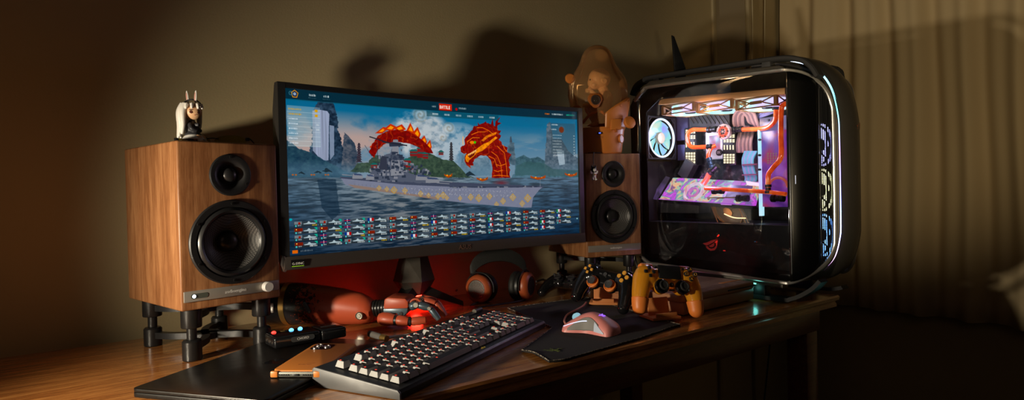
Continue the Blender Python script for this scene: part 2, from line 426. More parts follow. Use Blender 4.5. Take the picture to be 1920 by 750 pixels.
# ================================================================== SPEAKERS
def stand_speaker(sc=1.0): pass
def make_speaker(label, loc, yaw, led):
    t = thing('bookshelf_speaker', label, 'speaker', loc, yaw, 'walnut bookshelf speakers')
    W, D, H = .184, .254, .298
    cab = MB().box((W/2, D/2, H/2), (W, D, H), bev=.0035, seg=3).build('cabinet', 'walnut', t)
    cut = MB().cyl((W/2, -.02, .115), (W/2, .05, .115), .0645, n=64).cyl((W/2, -.02, .238), (W/2, .03, .238), .030, n=48).build('cut', 'walnut')
    cut.parent = t; carve(cab, cut)
    def front(x, z): return basis((x, 0, z), (1, 0, 0), (0, 0, 1), (0, -1, 0))
    # tweeter
    m_ = front(W/2, .238)
    tw = MB().lathe([(.0385, -.001), (.0385, .0015), (.0365, .003), (.030, .003), (.026, .0015), (.021, -.004), (.0165, -.007), (.0155, -.006), (.0, -.0055)], m_, 64).build('tweeter', 'black', t)
    MB().lathe([(.0145, -.006), (.013, -.001), (.009, .0025), (.005, .004), (0, .0045)], m_, 40).build('dome', 'rubber', tw)
    for k in range(3):
        a = PI/2+k*2*PI/3; MB().cyl(m_ @ Vector((.033*math.cos(a), .033*math.sin(a), .002)), m_ @ Vector((.033*math.cos(a), .033*math.sin(a), .0042)), .0022, n=12).build('screw', 'black_metal', tw)
    # woofer
    m_ = front(W/2, .115)
    wf = MB().lathe([(.0775, -.001), (.0775, .003), (.0755, .005), (.066, .005), (.064, .003), (.0635, -.001)], m_, 96).build('woofer', 'black', t)
    MB().lathe([(.0645, .001), (.062, .006), (.058, .0085), (.054, .006), (.0515, .0), (.050, -.001)], m_, 96).build('surround', 'rubber', wf)
    MB().lathe([(.0515, .002), (.0505, .0005), (.040, -.007), (.030, -.014), (.018, -.022), (.0, -.024)], m_, 96).build('cone', 'cone', wf)
    MB().lathe([(.0195, -.020), (.0185, -.014), (.014, -.009), (.007, -.0065), (0, -.006)], m_, 48).build('dust_cap', 'rubber', wf)
    for k in range(6):
        a = PI/2+k*PI/3; p = m_ @ Vector((.0705*math.cos(a), .0705*math.sin(a), .004)); q = m_ @ Vector((.0705*math.cos(a), .0705*math.sin(a), .0068))
        MB().cyl(p, q, .0026, n=12).cyl(q, q-Vector((0, .0003, 0)), .0012, n=6, mi=1).build('screw', ['black_metal', 'black_gloss'], wf)
    pl = MB().box((W/2, -.001, .0245), (.176, .004, .019), bev=.001).build('control_plate', 'plate', t)
    MB().text('audioengine', .0082, onface(W/2+.003, -.0032, .0245)).build('lettering', 'ink_white', pl)
    if led:
        MB().prism(rrect(.030, .009, .0044), .0006, onface(.030, -.0028, .0245)).build('sensor_window', mat('sensor_window', (.10, .11, .09), .2), pl)
        MB().sph((.0205, -.0036, .0245), (.0032, .001, .0032)).build('power_light', 'led_white', pl)
        MB().lathe([(.0095, 0), (.0095, .010), (.0085, .012), (0, .012)], basis((W-.030, -.002, .0245), (1, 0, 0), (0, 0, 1), (0, -1, 0)), 32).build('volume_knob', 'knob', pl)
    return t
SL = (-.577, 1.068, .0954); YL = rad(49.6); SR = (.21, 1.757, .097); YR = rad(22.4)
spL = make_speaker('large walnut speaker at the left with a lit white power light and knob', SL, YL, True)
spR = make_speaker('walnut speaker between monitor and computer with a keyring figure hanging on it', SR, YR, False)
def make_stand(label, loc, yaw, h):
    t = thing('speaker_stand', label, 'speaker stand', loc, yaw, 'black desktop speaker stands')
    W, D = .184, .254; P = [(.030, .035), (W-.022, .035), (.030, D-.035), (W-.022, D-.035)]
    for x, y in P:
        p = MB().lathe([(0, 0), (.015, 0), (.0165, .002), (.0165, .034), (.014, .037), (.0085, .038), (.0085, h*.60), (.0165, h*.62), (.0175, h*.64), (.0175, h-.004), (.015, h-.0005), (0, h-.0005)], TR((x, y, 0)), 28)
        p.build('post', 'black_metal', t)
    def arms(z, th, nm):
        a = MB(); c = Vector((W/2, D/2, z)); a.cyl((c.x, c.y, z-th/2), (c.x, c.y, z+th/2), .026, n=28)
        for x, y in P:
            q = Vector((x, y, z)); mid = (c+q)/2+Vector((.012 if y < D/2 else -.012, 0, 0))
            a.ribbon([c, mid, q], [(-th/2, -.007), (th/2, -.007), (th/2, .007), (-th/2, .007)], side=(0, 0, 1), smooth=6)
        a.build(nm, 'black', t)
    arms(.022, .012, 'lower_cross'); arms(h*.80, .012, 'upper_cross')
    return t
make_stand('black metal stand under the large left speaker', (SL[0], SL[1], 0), YL, SL[2])
make_stand('black metal stand under the right speaker, between monitor and computer', (SR[0], SR[1], 0), YR, SR[2])
# ================================================================== SCREEN PICTURE (painted pixel by pixel as a colour attribute)
SW, SH = 1120, 470
def homog(src, dst):
    A = []
    for (x, y), (u, v) in zip(src, dst):
        A.append([x, y, 1, 0, 0, 0, -u*x, -u*y, -u]); A.append([0, 0, 0, x, y, 1, -v*x, -v*y, -v])
    _, _, V = np.linalg.svd(np.array(A, float)); return V[-1].reshape(3, 3)
# photo pixels of the four corners and edge middles fall on the chord; good enough for painting
HM = homog([(533, 164), (1083, 210), (1086, 441), (542, 480)], [(0, 0), (SW, 0), (SW, SH), (0, SH)])
def S(p):
    q = HM @ np.array([p[0], p[1], 1.]); x, y = q[:2]/q[2]
    xn = x/SW*2-1; return (x, y-(1-xn*xn)*6*(1-2*y/SH)*0.9)
YY, XX = np.mgrid[0:SH, 0:SW].astype(np.float32)
IMG = np.zeros((SH, SW, 3), np.float32)
def hx(*c): return np.array(c, np.float32)/255.
def vnoise(sx, sy, seed, oct=4):
    r = np.random.RandomState(seed); out = np.zeros((SH, SW), np.float32); amp = 1; tot = 0
    for o in range(oct):
        gx = int(SW/sx)+3; gy = int(SH/sy)+3; g = r.rand(gy, gx).astype(np.float32)
        fx = XX/sx; fy = YY/sy; ix = fx.astype(int); iy = fy.astype(int); tx = fx-ix; ty = fy-iy
        tx = tx*tx*(3-2*tx); ty = ty*ty*(3-2*ty)
        out += amp*((g[iy, ix]*(1-tx)+g[iy, ix+1]*tx)*(1-ty)+(g[iy+1, ix]*(1-tx)+g[iy+1, ix+1]*tx)*ty)
        tot += amp; amp *= .55; sx = max(1.5, sx/2); sy = max(1.5, sy/2)
    return out/tot
def pmask(pts, soft=1.2, wob=None):
    """antialiased polygon mask (screen px), edges optionally displaced by noise"""
    P = np.array(pts, np.float32); x0 = int(max(0, P[:, 0].min()-6)); x1 = int(min(SW, P[:, 0].max()+7)); y0 = int(max(0, P[:, 1].min()-6)); y1 = int(min(SH, P[:, 1].max()+7))
    m = np.zeros((SH, SW), np.float32)
    if x1 <= x0 or y1 <= y0: return m
    acc = np.zeros((y1-y0, x1-x0), np.float32)
    for ox, oy in ((.25, .25), (.75, .25), (.25, .75), (.75, .75)):
        X = XX[y0:y1, x0:x1]+ox; Y = YY[y0:y1, x0:x1]+oy
        if wob is not None: X = X+wob[0][y0:y1, x0:x1]; Y = Y+wob[1][y0:y1, x0:x1]
        ins = np.zeros(X.shape, bool); n = len(P); j = n-1
        for i in range(n):
            xi, yi = P[i]; xj, yj = P[j]
            if yi != yj:
                c = ((yi > Y) != (yj > Y)) & (X < (xj-xi)*(Y-yi)/(yj-yi)+xi); ins ^= c
            j = i
        acc += ins/4.
    m[y0:y1, x0:x1] = acc; return m
def comp(m, c, a=1.):
    global IMG
    m = np.clip(m, 0, 1)
    if isinstance(c, np.ndarray) and c.ndim == 3: IMG = IMG*(1-(m*a)[..., None])+c*(m*a)[..., None]
    else: IMG = IMG*(1-(m*a)[..., None])+np.asarray(c, np.float32)*(m*a)[..., None]
def poly(pts, c, a=1., wob=None): m = pmask([S(p) for p in pts], wob=wob); comp(m, c, a); return m
def lin(pts, w, c, a=1.):
    P = [S(p) for p in pts]
    for (xa, ya), (xb, yb) in zip(P, P[1:]):
        d = math.hypot(xb-xa, yb-ya) or 1; nx, ny = -(yb-ya)/d*w/2, (xb-xa)/d*w/2
        comp(pmask([(xa+nx, ya+ny), (xb+nx, yb+ny), (xb-nx, yb-ny), (xa-nx, ya-ny)]), c, a)
def rect(x0, y0, x1, y1, c, a=1.):
    global IMG
    x0, y0, x1, y1 = [int(round(v)) for v in (x0, y0, x1, y1)]
    IMG[max(0, y0):y1, max(0, x0):x1] = IMG[max(0, y0):y1, max(0, x0):x1]*(1-a)+np.asarray(c, np.float32)*a
def ell(p, rx, ry, c, a=1., soft=1.): 
    x, y = S(p); d = np.sqrt(((XX-x)/rx)**2+((YY-y)/ry)**2); comp(np.clip((1-d)*min(rx, ry)/soft, 0, 1), c, a)
N1 = vnoise(90, 60, 1, 5); N2 = vnoise(26, 18, 2, 4); N3 = vnoise(9, 7, 3, 3); NW = vnoise(46, 5, 4, 4); NF = vnoise(4, 4, 9, 2); NC = vnoise(150, 34, 6, 5)
WOB = ((N3-.5)*16+(N2-.5)*14, (N2-.5)*16+(N3-.5)*10); WOBs = ((N3-.5)*7, (N3-.5)*7)
# sky
t = np.clip(YY/(SH*.55), 0, 1)[..., None]
IMG = hx(34, 104, 142)*(1-t)+hx(150, 160, 172)*t
warm = np.clip(1-np.abs(YY-SH*.32)/(SH*.22), 0, 1)*np.clip((N1-.30)*4, 0, 1)*np.clip(1.7-XX/(SW*.30), 0, 1)*1.3
comp(np.clip(warm, 0, 1), hx(190, 164, 156), .9)
comp(np.clip(1-((XX-SW*.40)/(SW*.11))**2-((YY-SH*.24)/(SH*.19))**2, 0, 1)**.9*2.2*np.clip((N2*.5+N1*.5-.34)*4, 0, 1), hx(196, 200, 202), .9)
comp(np.clip(1-((XX-SW*.53)/(SW*.12))**2-((YY-SH*.33)/(SH*.20))**2, 0, 1)**.5*np.clip((N2*.6+N1*.4-.38)*6, 0, 1), hx(178, 190, 198), .9)
comp(np.clip(1-((XX-SW*.41)/(SW*.12))**2-((YY-SH*.25)/(SH*.19))**2, 0, 1)*np.clip((.52-N2)*4, 0, 1), hx(120, 138, 152), .55)
comp(np.clip((NC-.52)*6, 0, 1)*np.clip((XX-SW*.62)/(SW*.2), 0, 1)*np.clip(1-np.abs(YY-SH*.36)/(SH*.2), 0, 1), hx(172, 170, 168), .75)
for (cx, cy), r0 in (((795, 215), 30), ((850, 240), 24), ((838, 258), 16)):   # spiral clouds
    x, y = S((cx, cy)); dx = XX-x; dy = (YY-y)*1.15; rr = np.sqrt(dx*dx+dy*dy); th = np.arctan2(dy, dx)
    sp = .5+.5*np.cos(th*1+rr*.42)
    comp(np.clip(1-rr/r0, 0, 1)**.4*sp, hx(168, 152, 128), .55); comp(np.clip(1-rr/r0, 0, 1)**.4*(1-sp), hx(214, 216, 214), .6)
# far ridges right and middle
def rockcol(a, b, k=1.): f = np.clip((N3*.6+N2*.4)*1.9-.45, 0, 1)[..., None]; return (hx(*a)*(1-f)+hx(*b)*f)*k
poly([(972, 325), (974, 298), (988, 292), (1000, 298), (1015, 296), (1030, 305), (1088, 320), (1088, 345), (960, 345)], rockcol((52, 78, 88), (92, 122, 132)), wob=WOBs)
poly([(1026, 312), (1029, 262), (1031, 232), (1036, 229), (1042, 262), (1056, 262), (1068, 285), (1086, 300), (1087, 330), (1030, 332)], rockcol((58, 78, 92), (120, 132, 142)), wob=WOBs)
poly([(1047, 282), (1060, 284), (1062, 310), (1052, 312)], hx(176, 190, 200), .8)
poly([(959, 308), (960, 276), (964, 268), (971, 268), (974, 300), (974, 312)], rockcol((64, 86, 100), (112, 128, 138)), wob=WOBs)
poly([(963, 268), (964, 258), (966, 256), (968, 268)], hx(70, 84, 96))
poly([(872, 310), (874, 290), (900, 288), (905, 296), (925, 298), (930, 330), (870, 330)], rockcol((88, 112, 128), (132, 150, 162)), .9, wob=WOBs)
# left hills and big waterfall mountain
mtn = [(583, 300), (585, 262), (588, 230), (592, 205), (598, 190), (612, 184), (626, 188), (634, 210), (639, 235), (640, 258), (645, 272), (656, 300), (660, 335), (585, 335)]
poly(mtn, rockcol((16, 30, 46), (74, 94, 114)), wob=WOB)
poly([(587, 207), (600, 205), (616, 208), (620, 214), (619, 235), (618, 300), (606, 302), (588, 282)], hx(150, 158, 178)*np.ones((SH, SW, 1), np.float32)*(0.86+.28*vnoise(5, 120, 21, 2))[..., None])
poly([(620, 234), (629, 236), (629, 290), (621, 300)], hx(142, 154, 174), .9)
poly([(643, 322), (647, 262), (649, 248), (656, 254), (668, 268), (674, 290), (677, 322), (660, 330)], rockcol((44, 60, 78), (116, 116, 122)), wob=WOBs)
poly([(538, 345), (537, 262), (545, 265), (560, 278), (585, 286), (610, 300), (645, 318), (668, 330), (690, 345)], rockcol((30, 54, 74), (58, 88, 100)), .96, wob=WOBs)
for (cx, cy, h, w, c) in ((677, 304, 36, 6.5, (66, 58, 70)), (854, 305, 38, 5.5, (62, 62, 66)), (965, 268, 11, 2.5, (84, 96, 108))):
    for k in range(8):
        y = cy-h*k/8; wk = w*(1-.55*k/8)
        poly([(cx-wk, y), (cx-wk*.6, y-h/13), (cx+wk*.6, y-h/13), (cx+wk, y)], hx(*c)); poly([(cx-wk*.55, y-h/13), (cx-wk*.5, y-h/8), (cx+wk*.5, y-h/8), (cx+wk*.55, y-h/13)], hx(*c)*.75)
# mist
mist = np.clip(1-np.abs(YY-SH*.50)/(SH*.085), 0, 1)*np.clip(N1*1.7, 0, 1); comp(mist, hx(112, 140, 158), .75)
# green islands and red temples
grn = (hx(40, 58, 52)*(1-N3[..., None])+hx(92, 112, 92)*N3[..., None])*.95
poly([(762, 320), (768, 300), (785, 288), (806, 284), (822, 292), (840, 300), (858, 302), (872, 316), (884, 330), (900, 334), (760, 334)], grn, wob=WOBs)
poly([(690, 312), (700, 296), (712, 290), (722, 296), (724, 312)], grn, .95, wob=WOBs)
poly([(660, 322), (675, 306), (692, 304), (715, 310), (715, 324)], grn, .9, wob=WOBs)
poly([(972, 330), (975, 312), (995, 304), (1025, 308), (1040, 318), (1085, 322), (1086, 334)], hx(60, 92, 92), .6, wob=WOBs)
for x, y, w, h in ((775, 283, 16, 10), (789, 278, 18, 18), (763, 300, 14, 14), (772, 310, 12, 10), (800, 288, 10, 10), (830, 285, 9, 6), (700, 308, 12, 8)):
    poly([(x, y), (x+w, y+1), (x+w, y+h), (x, y+h)], hx(134, 62, 62)); poly([(x-2, y+1), (x+3, y-3), (x+w-3, y-3), (x+w+2, y+1)], hx(48, 104, 100)); poly([(x-1, y+h*.55), (x+2, y+h*.40), (x+w-2, y+h*.42), (x+w+1, y+h*.6)], hx(44, 90, 90))
# dragon body arch behind the ship
scal = (hx(96, 18, 20)*(1-N3[..., None])+hx(170, 40, 34)*N3[..., None])
vein = np.clip(1-np.abs(vnoise(22, 22, 44, 2)-.5)*26, 0, 1)[..., None]
dcol = scal*(1-vein*.55)+hx(226, 112, 46)*vein*.55
for pts in ([(708, 250), (724, 238), (735, 240), (722, 250)], [(724, 243), (738, 232), (750, 238), (742, 246)], [(744, 240), (760, 233), (768, 243), (752, 247)], [(768, 246), (776, 230), (782, 242), (784, 252)], [(780, 250), (790, 238), (796, 252), (792, 262)],
            [(796, 262), (803, 254), (808, 266), (806, 272)], [(806, 272), (814, 262), (817, 276), (814, 284)], [(697, 276), (712, 262), (722, 266), (708, 280)]):
    poly(pts, hx(196, 62, 34)); cx = sum(p[0] for p in pts)/4; cy = sum(p[1] for p in pts)/4; poly([((p[0]+cx)/2, (p[1]+cy)/2) for p in pts], hx(244, 160, 60))
poly([(696, 286), (703, 270), (712, 256), (728, 247), (750, 243), (772, 246), (790, 256), (805, 268), (816, 280), (820, 288), (805, 286), (792, 276), (776, 270), (752, 266), (730, 268), (714, 280), (706, 296)], dcol, wob=((N3-.5)*4, (N3-.5)*4))
# water
wt = np.clip((YY-SH*.53)/(SH*.47), 0, 1)[..., None]
wc = hx(86, 104, 118)*(1-wt)+hx(26, 46, 66)*wt
streak = np.clip((NW-.47)*5, -1, 1)[..., None]
wc = wc*(1+.26*streak)+hx(52, 34, 18)*np.clip(streak+.25, 0, 1)*1.0*np.clip(1-np.abs(XX-SW*.33)/(SW*.34), 0, 1)[..., None]
shore = SH*.525+(XX/SW)*4
comp(np.clip((YY-shore)/5, 0, 1), wc)
poly([(596, 336), (632, 336), (640, 400), (625, 412), (606, 390)], hx(28, 48, 66), .55, wob=WOBs)
for x, y, w, h in ((560, 326, 14, 5), (590, 324, 16, 4), (606, 322, 20, 8), (880, 330, 20, 9)): poly([(x, y), (x+w*.4, y-h), (x+w, y)], hx(40, 56, 66), wob=WOBs)
for x in (549, 555, 585, 590, 612, 617): ell((x, 327), 4, 2.5, hx(206, 120, 70), .8)
# dragon head and neck
Z = lambda pts: [(780+u/3.75, 160+v/3.75) for u, v in pts]
head = Z([(342, 440), (346, 470), (370, 486), (388, 478), (374, 505), (372, 535), (384, 562), (416, 586), (412, 566), (434, 566), (430, 545), (446, 520), (480, 497), (530, 500), (555, 530), (566, 580), (563, 655), (690, 655), (682, 625), (690, 600), (680, 580), (690, 570), (678, 530), (684, 510), (700, 492), (668, 472), (672, 440), (636, 425), (630, 400), (610, 385), (630, 358), (612, 345), (628, 322), (604, 318), (606, 300), (575, 285), (540, 268), (500, 268), (470, 285), (440, 290), (425, 315), (400, 345), (372, 382), (376, 420), (352, 432)])
poly(head, dcol, wob=((N3-.5)*5, (N3-.5)*4))
for k in ([(556, 285), (570, 232), (578, 288)], [(586, 300), (590, 255), (626, 222), (604, 262), (632, 268), (604, 285), (600, 305)], [(468, 288), (466, 262), (482, 284)], [(500, 272), (524, 255), (528, 275)], [(430, 310), (440, 285), (452, 300)]): poly(Z(k), hx(124, 26, 26))
gold = hx(228, 142, 58)*(.75+.5*N3[..., None])
poly(Z([(376, 515), (384, 492), (430, 470), (470, 440), (510, 412), (540, 402), (590, 362), (604, 372), (560, 408), (530, 436), (500, 462), (452, 482), (440, 500), (404, 528), (398, 545), (384, 540)]), gold)
poly(Z([(490, 392), (520, 360), (560, 342), (600, 330), (590, 350), (540, 368), (505, 398)]), gold, .85)
poly(Z([(392, 498), (430, 482), (450, 470), (440, 492), (410, 515)]), hx(98, 22, 20), .9)
for a in range(0, 60, 12): poly(Z([(396+a, 486-a*.55), (402+a, 502-a*.5), (408+a, 482-a*.6)]), hx(238, 200, 150))
for pts in ([(560, 470), (600, 500), (625, 560), (632, 650)], [(540, 500), (580, 520), (600, 580)], [(600, 430), (650, 480), (662, 560), (668, 640)], [(575, 600), (600, 610), (640, 600)], [(590, 560), (620, 570), (660, 556)], [(570, 640), (610, 636), (680, 644)], [(640, 420), (650, 450), (668, 470)], [(420, 350), (470, 330), (520, 330)], [(460, 300), (500, 300), (540, 320), (580, 350)], [(390, 400), (430, 370), (480, 372)]): lin(Z(pts), 2.2, hx(240, 138, 56), .9)
ell((780+425/3.75, 160+403/3.75), 11, 6, hx(228, 132, 40)); ell((780+444/3.75, 160+402/3.75), 5, 5, hx(70, 200, 50)); lin(Z([(362, 420), (360, 390), (362, 362)]), 3, hx(240, 190, 130))
ell((780+625/3.75, 160+690/3.75), 42, 12, hx(128, 44, 50), .6, 10)
for x, y, w in ((848, 330, 14), (912, 337, 20), (1014, 335, 26), (1072, 330, 20)):
    poly([(x-w/2, y), (x-w/2-1, y-4), (x-w/4, y-1), (x+w/4, y-1), (x+w/2+1, y-5), (x+w/2, y+1), (x, y+4)], hx(168, 84, 46)); ell((x-w/6, y-1), 5, 3, hx(246, 170, 90)); ell((x+w/4, y-1), 3, 2, hx(246, 170, 90))
# battleship
hull = [(640, 331), (662, 333), (700, 337), (760, 342), (830, 347), (900, 350), (960, 353), (1024, 351), (1016, 358), (1005, 372), (1002, 391), (985, 391), (940, 387), (880, 381), (830, 375), (770, 366), (710, 358), (668, 352), (650, 346)]
hc = (hx(126, 130, 148)*(1-N3[..., None]*.3)+hx(150, 152, 164)*N3[..., None]*.3)
HMASK = poly(hull, hc); 
def onhull(m, c, a): comp(m*HMASK, c, a)
poly([(640, 331), (1024, 351), (1024, 353), (900, 353), (760, 346), (642, 334)], hx(74, 80, 98))
poly([(655, 345), (700, 351), (760, 361), (830, 370), (830, 375), (770, 366), (710, 358), (668, 352)], hx(150, 120, 96), .6)
for cx, cy, r in ((995, 373, 9), (968, 371, 8), (985, 383, 7), (950, 378, 7), (925, 369, 7), (905, 372, 8), (890, 370, 7), (938, 384, 6), (870, 372, 5), (838, 366, 7), (828, 368, 6), (845, 371, 5), (810, 366, 5), (795, 363, 6), (765, 357, 6), (744, 356, 7), (730, 354, 5), (715, 352, 5)):
    for q in (1., .72, .42, .2):
        x, y = S((cx, cy)); R_ = r*1.9*q; dd = np.abs(XX-x)/R_+np.abs(YY-y)/R_; onhull(np.clip((1-dd)*R_/1.3, 0, 1), hx(196, 160, 84) if q in (1., .42) else hx(146, 146, 156), .85)
for row in range(2):
    for k in range(34):
        x = 760+k*6.4; y = 353+row*8+(x-760)*.036
        for j in range(3): 
            xx = x+rng.rand()*3-1.5; yy = y+rng.rand()*4-2; x2 = xx+rng.rand()*3-1.5; y2 = yy+rng.rand()*3-1
            lin([(xx, yy), (x2, y2)], 1.2, hx(206, 206, 206), .75)
for k in range(40): lin([(668+k*7.5, 344+k*.6), (669+k*7.5, 347+k*.7)], 1.0, hx(90, 84, 88), .5)
g1 = hx(92, 98, 112); g2 = hx(52, 60, 76); g3 = hx(138, 140, 148)
def blocks(x0, x1, ytop, ybase, n, sd):
    r = np.random.RandomState(sd)
    for k in range(n):
        x = x0+r.rand()*(x1-x0); f = (x-x0)/(x1-x0); top = ytop(f); y = ybase-(ybase-top)*r.rand()**.7; w = 2+r.rand()*6; h = 2+r.rand()*5
        c = (g1, g2, g3, g2)[r.randint(4)]; poly([(x, y), (x+w, y+.4), (x+w, min(ybase, y+h)), (x, min(ybase, y+h))], c, .95)
poly([(694, 338), (698, 322), (712, 314), (726, 290), (738, 288), (744, 262), (752, 262), (754, 290), (762, 318), (778, 326), (800, 332), (815, 344)], g1, wob=WOBs)
blocks(694, 812, lambda f: 316-18*math.sin(f*PI), 341, 120, 3); blocks(712, 765, lambda f: 290, 330, 70, 4)
poly([(738, 330), (740, 285), (743, 262), (752, 262), (754, 288), (758, 328)], g3); blocks(736, 758, lambda f: 268, 325, 30, 8)
poly([(735, 270), (740, 266), (758, 268), (760, 274), (736, 275)], g2); poly([(738, 290), (760, 291), (759, 300), (738, 300)], g2, .7)
lin([(697, 256), (735, 268)], 3.5, hx(40, 40, 50)); lin([(722, 266), (770, 273)], 4, hx(46, 46, 56)); lin([(688, 272), (702, 293)], 1.4, g2); lin([(712, 264), (713, 310)], 1.4, g2)
poly([(716, 318), (718, 300), (722, 292), (730, 294), (732, 318)], hx(60, 64, 78))
for x, y, w in ((786, 334, 22), (805, 339, 26), (664, 331, 20), (690, 333, 16)):
    poly([(x, y), (x+2, y-6), (x+w*.8, y-5), (x+w, y-2), (x+w, y+4), (x, y+4)], g3); poly([(x+2, y-6), (x+w*.8, y-5), (x+w, y-2), (x+4, y-3)], hx(70, 82, 110))
for (a, b) in (((812, 332), (838, 334)), ((826, 339), (856, 342)), ((826, 343), (850, 345)), ((664, 329), (644, 327))): lin([a, b], 2.4, g3)
blocks(850, 1010, lambda f: 349, 353, 26, 6); lin([(1018, 352), (1018, 338)], 1.2, hx(150, 150, 160)); lin([(850, 351), (1015, 352)], 1.2, g2)
# top bar, menus
rect(0, 0, SW, SH*.062, hx(16, 48, 62), .93); rect(0, SH*.062, SW, SH*.068, hx(52, 96, 112), .6)
x, y = S((553, 173)); rect(x-9, 2, x+9, 26, hx(28, 40, 66)); 
for k, c in ((10.5, (206, 150, 60)), (8, (30, 46, 80)), (4.5, (150, 168, 190))):
    comp(pmask([(x+k*1.1*math.cos(-PI/2+i*2*PI/5), 14+k*1.15*math.sin(-PI/2+i*2*PI/5)) for i in range(5)]), hx(*c))
comp(np.clip(1.8-np.abs(np.hypot(XX-18, YY-12)-5), 0, 1), hx(90, 130, 140), .7)
rect(SW*.42, SH*.065, SW*.68, SH*.105, hx(40, 76, 84), .55)
def dashes(x0, y0, x1, h, c, a=.9, sd=0):
    r = np.random.RandomState(int(x0*7+y0*13+sd) % 99991); x = x0
    while x < x1:
        w = 1+r.rand()*2.2; rect(x, y0+r.rand()*.8, min(x1, x+w), y0+h, c, a*(.6+.4*r.rand())); x += w+1
wht = hx(214, 222, 222)
for x0, x1 in ((72, 92), (116, 134)): dashes(x0, 10, x1, 6, wht); dashes(x0-2, 20, x1+2, 2, wht, .35)
bx, by = S((843, 204)); rect(bx-24, 4, bx+26, 27, hx(206, 46, 24)); rect(bx-24, 25, bx+26, 27, hx(120, 24, 16))
FONT = {'B': '110101110101110', 'A': '010101111101101', 'T': '111010010010010', 'L': '100100100100111', 'E': '111100110100111', 'P': '110101110100100', 'O': '111101101101111', 'R': '110101110101101', 'H': '101101111101101', 'S': '111100111001111', 'D': '110101101101110', 'C': '111100100100111', 'K': '101101110101101', 'Y': '101101010010010', 'I': '111010010010111', 'G': '111100101101111', 'M': '101111111101101', 'N': '111101101101101', 'U': '101101101101111'}
def word(s, x, y, k, c, a=1.):
    for ch in s:
        for i, b in enumerate(FONT.get(ch, '0'*15)):
            if b == '1': rect(x+(i % 3)*k, y+(i//3)*k*1.25, x+(i % 3+1)*k, y+(i//3+1)*k*1.25, c, a)
        x += 4*k
word('BATTLE', bx-21, 10, 1.75, hx(250, 236, 226))
dashes(bx-52, 12, bx-36, 6, wht, .6); ell((864, 205), 5, 5, hx(190, 40, 40)); dashes(bx+54, 12, bx+84, 6, wht, .7)
for k in range(6): dashes(SW*.44+k*46, SH*.078, SW*.44+k*46+22, 6, wht, .8)
dashes(SW*.865, 11, SW*.885, 6, hx(230, 130, 60)); dashes(SW*.895, 11, SW*.94, 6, wht); dashes(SW*.955, 11, SW*.99, 6, hx(60, 200, 160), .8)
# left list panel
rect(6, SH*.10, 104, SH*.345, hx(170, 190, 196), .42)
for k in range(8):
    y = SH*.115+k*SH*.029; rect(6, y+10, 104, y+11, hx(230, 238, 238), .4)
    dashes(10, y, 10+(38 if k < 2 else 26), 5, hx(220, 170, 60) if k < 2 else hx(226, 234, 240), .8)
    if k < 2: rect(88, y, 97, y+7, hx(214, 168, 60))
    elif k in (3, 4): dashes(92, y, 100, 5, wht)
# right info panel
x0, y0 = S((1037, 231)); x1, y1 = S((1081, 291)); rect(x0, y0, x1, y1, hx(60, 80, 88), .45)
xc, yc = S((1056, 244)); comp(np.clip(12-np.hypot(XX-xc, YY-yc), 0, 1), hx(118, 58, 34), .95); comp(np.clip(1.5-np.abs(np.hypot(XX-xc, YY-yc)-15), 0, 1), hx(96, 110, 120), .7)
dashes(x0+4, y0+4, x0+34, 5, wht); dashes(x0+4, y0+22, x0+26, 5, wht)
for k in range(8): dashes(x0+8, y0+44+k*11, x0+50, 4, wht, .65); dashes(x1-10, y0+44+k*11, x1-4, 5, wht, .7)
# fleet cards at the bottom
sil = hx(206, 222, 226)
for c in range(14):
    for r_ in range(4):
        if c == 13 and r_ == 3: continue
        x = 16+c*76.5; y = SH*.795+r_*SH*.040*1.05; w = 70; h = 15.5
        rect(x, y, x+w, y+h, hx(70, 78, 80), .50); rect(x, y+h-6, x+w, y+h, hx(36, 44, 50), .6)
        kind = (c*3+r_*5) % 7
        if kind in (0, 3): rect(x+2, y, x+24, y+8, hx(160, 168, 170), .6); comp(np.clip(4-np.hypot(XX-x-16, YY-y-5), 0, 1), hx(160, 40, 30), .9)
        elif kind in (1, 5): rect(x+2, y, x+26, y+9, hx(150, 46, 32), .75); rect(x+6, y+2, x+9, y+5, hx(240, 210, 130))
        elif kind == 2: rect(x+2, y, x+10, y+9, hx(40, 66, 140)); rect(x+10, y, x+17, y+9, hx(210, 210, 214)); rect(x+17, y, x+24, y+9, hx(184, 44, 44))
        elif kind == 4 and c > 8: rect(x+2, y, x+10, y+9, hx(40, 130, 70)); rect(x+10, y, x+17, y+9, hx(210, 210, 214)); rect(x+17, y, x+24, y+9, hx(184, 44, 44))
        else: rect(x+2, y, x+22, y+8, hx(40, 56, 110), .9); rect(x+11, y, x+13, y+8, hx(214, 214, 220)); rect(x+2, y+3, x+22, y+5, hx(186, 60, 56))
        comp(np.clip(3.2-np.hypot(XX-x-6, YY-y-h+3.5), 0, 1), hx(110, 206, 210), .9); dashes(x+12, y+h-6, x+22, 4, wht, .8)
        m = pmask([(x+28, y+7), (x+36, y+6), (x+40, y+5), (x+43, y+1), (x+46, y+1), (x+50, y+5), (x+62, y+6), (x+67, y+6), (x+64, y+9), (x+30, y+9)]); comp(m, sil, .80)
        if c < 3: comp(pmask([(x+60, y-1), (x+70, y+8), (x+70, y-1)]), hx(40, 178, 150), .95)
        gold_ = (c*5+r_*3) % 4 == 0
        lw = 14+((c*7+r_*11) % 12); dashes(x+w-lw-1, y+h-6, x+w-1, 5, hx(216, 184, 70) if gold_ else wht, .95)
rect(10, SH*.965, 26, SH*.985, hx(216, 110, 30)); dashes(34, SH*.968, 70, 5, wht, .4)
ell((1082, 413), 4, 3, hx(160, 200, 200)); ell((545, 411), 5, 4, hx(60, 190, 200), .8)
IMG = np.clip(IMG, 0, 1); IMG = np.clip(IMG**1.13*1.04, 0, 1)

